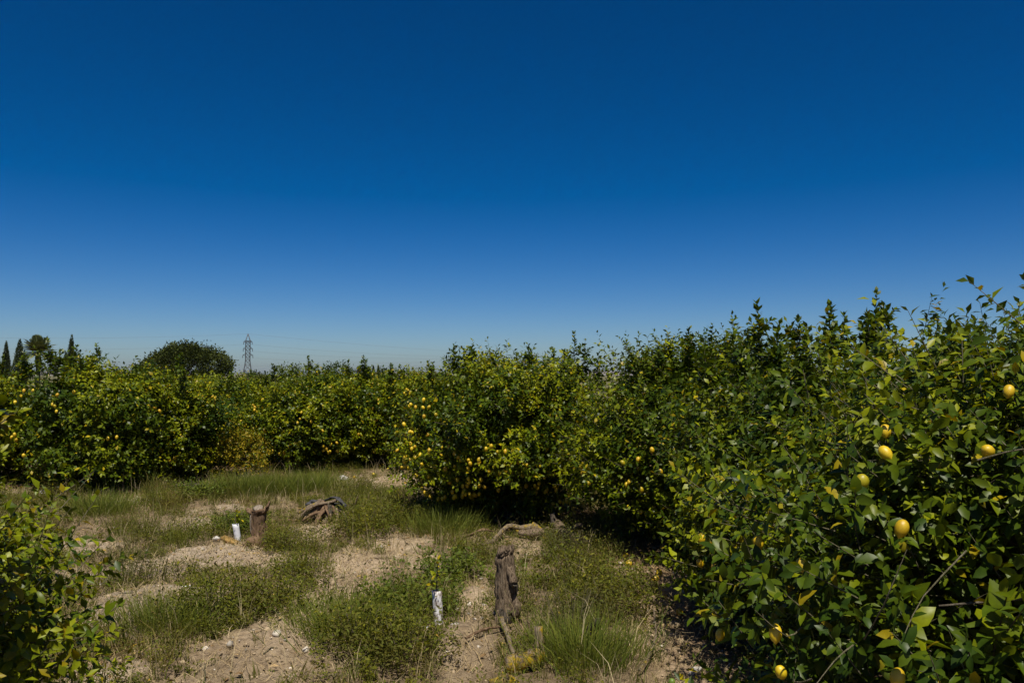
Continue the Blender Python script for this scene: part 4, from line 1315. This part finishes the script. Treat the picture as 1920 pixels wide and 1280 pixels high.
def ground_log(name, label, cat, pts, rad, mat, seed=0, group='pieces of dead wood lying in the weeds', lift=0.6, n=12, seg=12, lump=0.14, extra=None):
    """pts in world x, y, height above the ground"""
    x0, y0 = pts[0][:2]
    root = thing(name, label, cat, (x0, y0, 0), 0, group)
    P = [(px - x0, py - y0, hz(px, py) + pz) for px, py, pz in pts]
    path_log(MB(), P, rad, n, seg, lump, seed, 1.0, 0.4, 0.11).build('wood', mat, root)
    for j, (ep, er, em) in enumerate(extra or []):
        E2 = [(px - x0, py - y0, hz(px, py) + pz) for px, py, pz in ep]
        path_log(MB(), E2, er, 10, 9, lump, seed + j + 1, 1.0, 0.4, 0.05).build('side_branch', em, root)
    return root

ground_log('stick', 'bare pale stick leaning down from the foot of the tall stump', 'stick', [(-0.10, 7.72, 0.10), (-0.05, 7.45, 0.07), (0.02, 7.08, 0.05)], [0.022, 0.024, 0.02], M_LICHEN_L, 2)
ground_log('lichen_log', 'short log covered in yellow lichen lying in front of the stump', 'log', [(-0.05, 6.86, 0.075), (0.10, 6.92, 0.10), (0.26, 7.0, 0.11)], [0.066, 0.062, 0.06], M_LICHEN, 5,
           extra=[([(0.24, 7.0, 0.10), (0.235, 7.03, 0.20), (0.225, 7.05, 0.34)], [0.052, 0.045, 0.036], M_LICHEN_L)])
ground_log('lichen_log', 'piece of yellow-lichened wood at the bottom edge', 'log', [(-0.16, 6.5, 0.05), (-0.04, 6.56, 0.05), (0.05, 6.55, 0.03)], [0.045, 0.05, 0.03], M_LICHEN, 9)
ground_log('dead_branch', 'dark brown stub of wood among the weeds right of the lichened log', 'branch', [(0.66, 7.5, 0.0), (0.71, 7.5, 0.11), (0.80, 7.46, 0.20)], [0.04, 0.045, 0.04], M_ROOT, 6)
ground_log('dead_branch', 'crooked fallen branch with yellow lichen before the laden tree', 'branch',
           [(-0.42, 11.75, 0.02), (-0.28, 11.85, 0.05), (-0.2, 12.0, 0.12), (-0.05, 12.2, 0.17), (0.16, 12.3, 0.15), (0.34, 12.35, 0.17)], [0.016, 0.028, 0.024, 0.032, 0.042, 0.06], M_LICHEN_L, 7,
           lump=0.18, seg=18, extra=[([(0.30, 12.3, 0.18), (0.44, 12.25, 0.12), (0.50, 12.1, 0.0)], [0.07, 0.05, 0.03], M_LICHEN), ([(0.10, 12.2, 0.08), (0.30, 12.15, 0.10), (0.48, 12.2, 0.13)], [0.03, 0.06, 0.05], M_STUMP)])
ground_log('fallen_log', 'grey-brown fallen log sloping down right before the laden tree', 'log', [(0.66, 12.25, 0.27), (0.78, 11.9, 0.13), (1.0, 11.45, 0.07)], [0.055, 0.085, 0.09], M_STUMP, 10,
           extra=[([(0.62, 12.2, 0.2), (0.63, 12.25, 0.3), (0.6, 12.3, 0.37)], [0.05, 0.045, 0.03], M_ROOT), ([(0.88, 12.1, 0.12), (0.98, 11.95, 0.22), (1.03, 11.9, 0.25)], [0.05, 0.045, 0.02], M_STUMP)])
ground_log('stick', 'thin bent twig lying at the lower right beside the straw track', 'stick', [(1.05, 6.75, 0.06), (1.15, 6.95, 0.12), (1.28, 7.25, 0.2), (1.32, 7.6, 0.32)], [0.012, 0.012, 0.009, 0.005], M_LICHEN_L, 12)
ground_log('fallen_log', 'dark rotten log at the foot of the left lemon row', 'log', [(-7.6, 17.7, 0.05), (-7.1, 17.75, 0.06), (-6.6, 17.9, 0.05)], [0.06, 0.07, 0.05], M_ROOT, 15)

ground_log('dead_branch', 'thin broken branch in the litter left of the crooked fallen branch', 'branch', [(-0.75, 12.3, 0.03), (-0.6, 12.1, 0.10), (-0.42, 12.05, 0.14), (-0.3, 12.2, 0.1)], [0.012, 0.02, 0.02, 0.012], M_STUMP_RED, 21)
ground_log('dead_branch', 'short broken chunk of brown wood under the front of the laden tree', 'branch', [(0.42, 12.55, 0.05), (0.56, 12.5, 0.1), (0.7, 12.55, 0.08)], [0.05, 0.06, 0.035], M_LICHEN_L, 22)
ground_log('dead_branch', 'bent bare branch sticking out of the right side of the root heap', 'branch', [(-2.95, 14.2, 0.05), (-2.75, 14.1, 0.25), (-2.68, 14.05, 0.42)], [0.02, 0.014, 0.006], M_STUMP, 23)
ground_log('dead_branch', 'low curled root lying left of the root heap', 'branch', [(-4.1, 14.0, 0.02), (-3.9, 13.9, 0.07), (-3.7, 13.95, 0.05)], [0.014, 0.02, 0.012], M_STUMP_RED, 24)
ground_log('stick', 'long thin brown stick across the sandy mound before the tall stump', 'stick', [(-0.42, 7.4, 0.03), (-0.25, 7.5, 0.07), (-0.1, 7.62, 0.06)], [0.012, 0.014, 0.008], M_STUMP_RED, 25)

# forked stump
sx, sy = -3.66, 11.72
st = thing('tree_stump', 'short reddish stump with a forked, flared top beside the clean white guard', 'stump', (sx, sy, hz(sx, sy)))
path_log(MB(), [(0.0, 0, -0.05), (0.01, 0, 0.12), (0.0, 0, 0.3), (-0.01, 0, 0.46), (-0.01, 0, 0.52)], [0.13, 0.105, 0.095, 0.1, 0.115], 20, 14, 0.13, 31, 1, 0.6).build('trunk', M_STUMP_RED, st)
path_log(MB(), [(0.02, -0.04, 0.10), (-0.07, -0.12, 0.05), (-0.14, -0.17, 0.0)], [0.09, 0.10, 0.06], 12, 8, 0.14, 33).build('root', M_STUMP_RED, st)
path_log(MB(), [(0.05, -0.02, 0.12), (0.12, -0.02, 0.08), (0.17, -0.03, 0.0)], [0.06, 0.05, 0.03], 10, 7, 0.14, 34).build('root', M_ROOT, st)
path_log(MB(), [(0.03, 0.0, 0.42), (0.10, 0.0, 0.53), (0.15, 0.01, 0.64)], [0.05, 0.075, 0.03], 12, 9, 0.18, 35, 0.4).build('fork', M_STUMP_RED, st)
path_log(MB(), [(-0.04, 0.0, 0.42), (-0.12, 0.0, 0.50), (-0.18, 0.01, 0.53)], [0.05, 0.06, 0.035], 12, 9, 0.18, 36, 0.5).build('fork', M_STUMP_RED, st)
path_log(MB(), [(-0.01, -0.03, 0.525), (-0.005, -0.045, 0.56)], [0.085, 0.07], 16, 3, 0.12, 37, 0.8).build('cut_face', M_CUT, st)
path_log(MB(), [(-0.10, -0.03, 0.18), (-0.105, -0.03, 0.32), (-0.10, -0.03, 0.46)], [0.012, 0.022, 0.02], 8, 8, 0.2, 38).build('bark_strip', M_CUT, st)

# heap of roots: an uprooted tree lying on its side
ux, uy = -3.3, 14.1
up_ = thing('uprooted_stump', 'heap of dead roots and blackened bark in the middle of the clearing', 'stump', (ux, uy, hz(ux, uy)))
roots = [([(0.10, 0.05, 0.30), (-0.12, -0.05, 0.22), (-0.36, -0.1, 0.09), (-0.55, -0.12, 0.02)], [0.06, 0.06, 0.045, 0.02], M_LICHEN_L),
         ([(0.05, 0.0, 0.34), (-0.10, -0.12, 0.22), (-0.22, -0.22, 0.06)], [0.07, 0.065, 0.04], M_STUMP_RED),
         ([(0.0, 0.05, 0.36), (-0.2, 0.0, 0.28), (-0.42, -0.02, 0.16)], [0.05, 0.045, 0.025], M_LICHEN_L),
         ([(0.08, -0.05, 0.30), (0.02, -0.22, 0.18), (-0.05, -0.32, 0.03)], [0.06, 0.055, 0.04], M_STUMP_RED),
         ([(0.14, -0.06, 0.22), (0.16, -0.2, 0.12), (0.08, -0.32, 0.05)], [0.07, 0.08, 0.05], M_STUMP),
         ([(0.22, 0.0, 0.24), (0.30, -0.15, 0.12), (0.26, -0.25, 0.05)], [0.05, 0.05, 0.04], M_LICHEN_L)]
for k, (pp, rr_, mm) in enumerate(roots):
    path_log(MB(), pp, np.array(rr_) * 0.72, 9, 12, 0.3, 50 + k, 1, 0.5, 0.16).build('root', mm, up_)
r = np.random.default_rng(61)
for k in range(14):
    a = r.uniform(2.7, 6.0)
    q = r.uniform(0.3, 0.55)
    p0 = np.array([r.uniform(-0.1, 0.25), r.uniform(-0.1, 0.1), r.uniform(0.2, 0.4)])
    p2_ = np.array([q * math.cos(a), q * math.sin(a) * 0.7, r.uniform(0.0, 0.1)])
    path_log(MB(), [p0, (p0 + p2_) / 2 + r.normal(0, 0.05, 3) + np.array([0, 0, 0.04]), p2_], [0.03, 0.024, 0.01], 7, 10, 0.3, 150 + k, 1, 0.4, 0.2).build('root', (M_STUMP, M_LICHEN_L, M_STUMP_RED)[k % 3], up_)
for k, (pp, rr_) in enumerate([([(0.0, 0.1, 0.36), (0.2, 0.08, 0.42), (0.30, 0.02, 0.37), (0.40, -0.03, 0.30), (0.44, -0.05, 0.2)], [0.04, 0.055, 0.05, 0.04, 0.02]),
                               ([(-0.05, 0.1, 0.34), (-0.18, 0.08, 0.36), (-0.30, 0.02, 0.30)], [0.05, 0.06, 0.03]),
                               ([(0.18, 0.05, 0.30), (0.28, 0.0, 0.33), (0.36, -0.02, 0.30)], [0.05, 0.05, 0.03])]):
    path_log(MB(), pp, np.array(rr_) * 0.9, 12, 12, 0.45, 70 + k, 0.4, 0.5, 0.15).build('blackened_bark', M_CHAR, up_)
path_log(MB(), [(0.1, 0.08, 0.02), (0.12, 0.02, 0.2), (0.1, 0.0, 0.34)], [0.2, 0.16, 0.1], 14, 10, 0.25, 90).build('root_crown', M_ROOT, up_)

# ------------------------------------------------------------------ tree guards, planks, litter
def guard(label, xy, h, rad, tilt, mat, sapling=True):
    root = thing('tree_guard', label, 'tree guard', (xy[0], xy[1], hz(xy[0], xy[1])), 0, 'white plastic guards round young trees')
    n = 20
    V, F = [], []
    for k, z in enumerate(np.linspace(-0.03, h, 6)):
        for q, rr_ in enumerate((rad, rad - 0.003)):
            for j in range(n):
                a = j * 6.28318 / n
                w = 1 + 0.05 * math.sin(2 * a + z * 6)
                V.append((rr_ * w * math.cos(a) + tilt[0] * z, rr_ * math.sin(a) + tilt[1] * z, z))
    R = 2 * n
    for k in range(5):
        for j in range(n):
            a, b2 = k * R + j, k * R + (j + 1) % n
            F.append((a, b2, b2 + R, a + R))
            F.append((b2 + n, a + n, a + n + R, b2 + n + R))
    for j in range(n):
        a, b2 = 5 * R + j, 5 * R + (j + 1) % n
        F.append((a, b2, b2 + n, a + n))
    obj('sleeve', mesh_np('sleeve', V, F, None, mat, True), root)
    if sapling:
        rr = np.random.default_rng(int(abs(xy[0]) * 1000))
        MB().tube(spline([(0, 0, 0), (tilt[0] * h, tilt[1] * h, h), (tilt[0] * h + 0.01, 0.0, h + 0.28)], 6), np.linspace(0.010, 0.004, 6), 5).build('sapling_stem', M_TWIG, root)
        Ls, _ = shoot_leaves(rr, [((tilt[0] * h, tilt[1] * h, h - 0.02), (tilt[0] * h + 0.01, 0.0, h + 0.3))], 0.075, 0.95, 0.2, 0.035, True)
        tag(obj('sapling_leaves', leaves_mesh('sapling_leaves', Ls, 3, M_LEAF), root), kind='stuff')
    return root
guard('white plastic tree guard mottled with dirt, left of the tall stump', (-0.72, 8.02), 0.33, 0.046, (-0.07, 0.03), M_TUBE_DIRTY)
guard('clean white tree guard leaning beside the forked stump', (-4.17, 12.35), 0.24, 0.046, (-0.18, 0.0), M_TUBE)

pl = thing('plank', 'short yellowish plank at the foot of the clean white guard', 'plank', (-4.22, 12.12, hz(-4.22, 12.12) + 0.05), -0.35)
MB().box((0, 0, 0), (0.26, 0.09, 0.05)).build('board', M_PLANK, pl, rot=(0.2, 0.25, 0), smooth=False)

def crumple(name, label, cat, xy, s, seed, mat, flat=0.5, group=None):
    r = np.random.default_rng(seed)
    V = ico * r.uniform(0.55, 1.25, (12, 1)) * np.array([1, 1, flat]) * s
    # one subdivision for a crumpled surface
    v, f = list(map(np.array, V)), []
    mids = {}
    def mid(a, b2):
        k = (min(a, b2), max(a, b2))
        if k not in mids:
            v.append((v[a] + v[b2]) / 2 * r.uniform(0.85, 1.15))
            mids[k] = len(v) - 1
        return mids[k]
    for a, b2, c_ in icf:
        x1, x2, x3 = mid(a, b2), mid(b2, c_), mid(c_, a)
        f += [(a, x1, x3), (x1, b2, x2), (x3, x2, c_), (x1, x2, x3)]
    o = obj(name, mesh_np(name, np.array(v), np.array(f), None, mat), None, (xy[0], xy[1], hz(*xy) + s * flat * 0.6), (0, 0, r.uniform(0, 6)))
    return tag(o, label, cat, group)
crumple('litter', 'crumpled scrap of white litter at the edge of the left bare patch', 'litter', (-3.72, 9.3), 0.05, 1, M_LITTER)
crumple('litter', 'small white scrap at the foot of the mottled tree guard', 'litter', (-0.84, 7.93), 0.045, 2, M_LITTER)
crumple('stone', 'pale stone on the straw track at the lower right', 'stone', (1.58, 7.0), 0.055, 3, M_STONE, 0.7)
crumple('stone', 'flat pale stone at the back of the clearing before the left row', 'stone', (-4.0, 19.2), 0.16, 4, M_STONE, 0.5)
crumple('stone', 'tan stone at the far left of the clearing', 'stone', (-9.9, 17.1), 0.14, 5, M_STONE, 0.5)
crumple('stone', 'stone left of the yellowish plank', 'stone', (-4.42, 12.15), 0.07, 6, M_STONE, 0.8)

# ------------------------------------------------------------------ fallen lemons
FALLEN = [((1.3, 11.35), 'fallen lemon lying alone at the right end of the far weeds'), ((1.50, 10.45), 'fallen lemon in the sun at the top of the straw track'),
          ((1.52, 10.85), 'half-shaded fallen lemon behind the sunny one on the straw track'), ((1.72, 9.75), 'front one of a pair of fallen lemons under the right row'),
          ((1.80, 9.95), 'rear one of a pair of fallen lemons under the right row'), ((1.98, 9.6), 'fallen lemon right of the pair under the right row'),
          ((1.75, 8.5), 'fallen lemon on the straw track close to the big tree'), ((-3.79, 19.46), 'fallen lemon before the dark tree at the back of the clearing'),
          ((-3.42, 19.97), 'fallen lemon at the very foot of the back row'), ((-2.36, 17.91), 'fallen lemon left of the laden tree, farthest from it'),
          ((-2.54, 17.1), 'fallen lemon in the litter left of the laden tree'), ((-2.32, 16.37), 'fallen lemon close in the litter left of the laden tree'),
          ((-4.37, 17.91), 'fallen lemon in the tall grass behind the heap of roots'), ((-6.91, 19.1), 'leftmost fallen lemon under the small yellow tree'),
          ((-6.35, 18.9), 'middle fallen lemon under the small yellow tree'), ((-6.0, 19.3), 'rightmost fallen lemon under the small yellow tree'),
          ((-1.3, 13.2), 'fallen lemon in the shade at the left foot of the laden tree'), ((0.1, 12.75), 'fallen lemon in the weeds under the front of the laden tree')]
r = np.random.default_rng(13)
for (x, y), lab in FALLEN:
    o = obj('fallen_lemon', LEMON, None, (x, y, hz(x, y) + 0.045), (1.35, r.uniform(-0.3, 0.3), r.uniform(0, 6.28)))
    s = r.uniform(0.078, 0.095)
    o.scale = (s, s, s)
    tag(o, lab, 'lemon', 'fallen lemons on the ground')
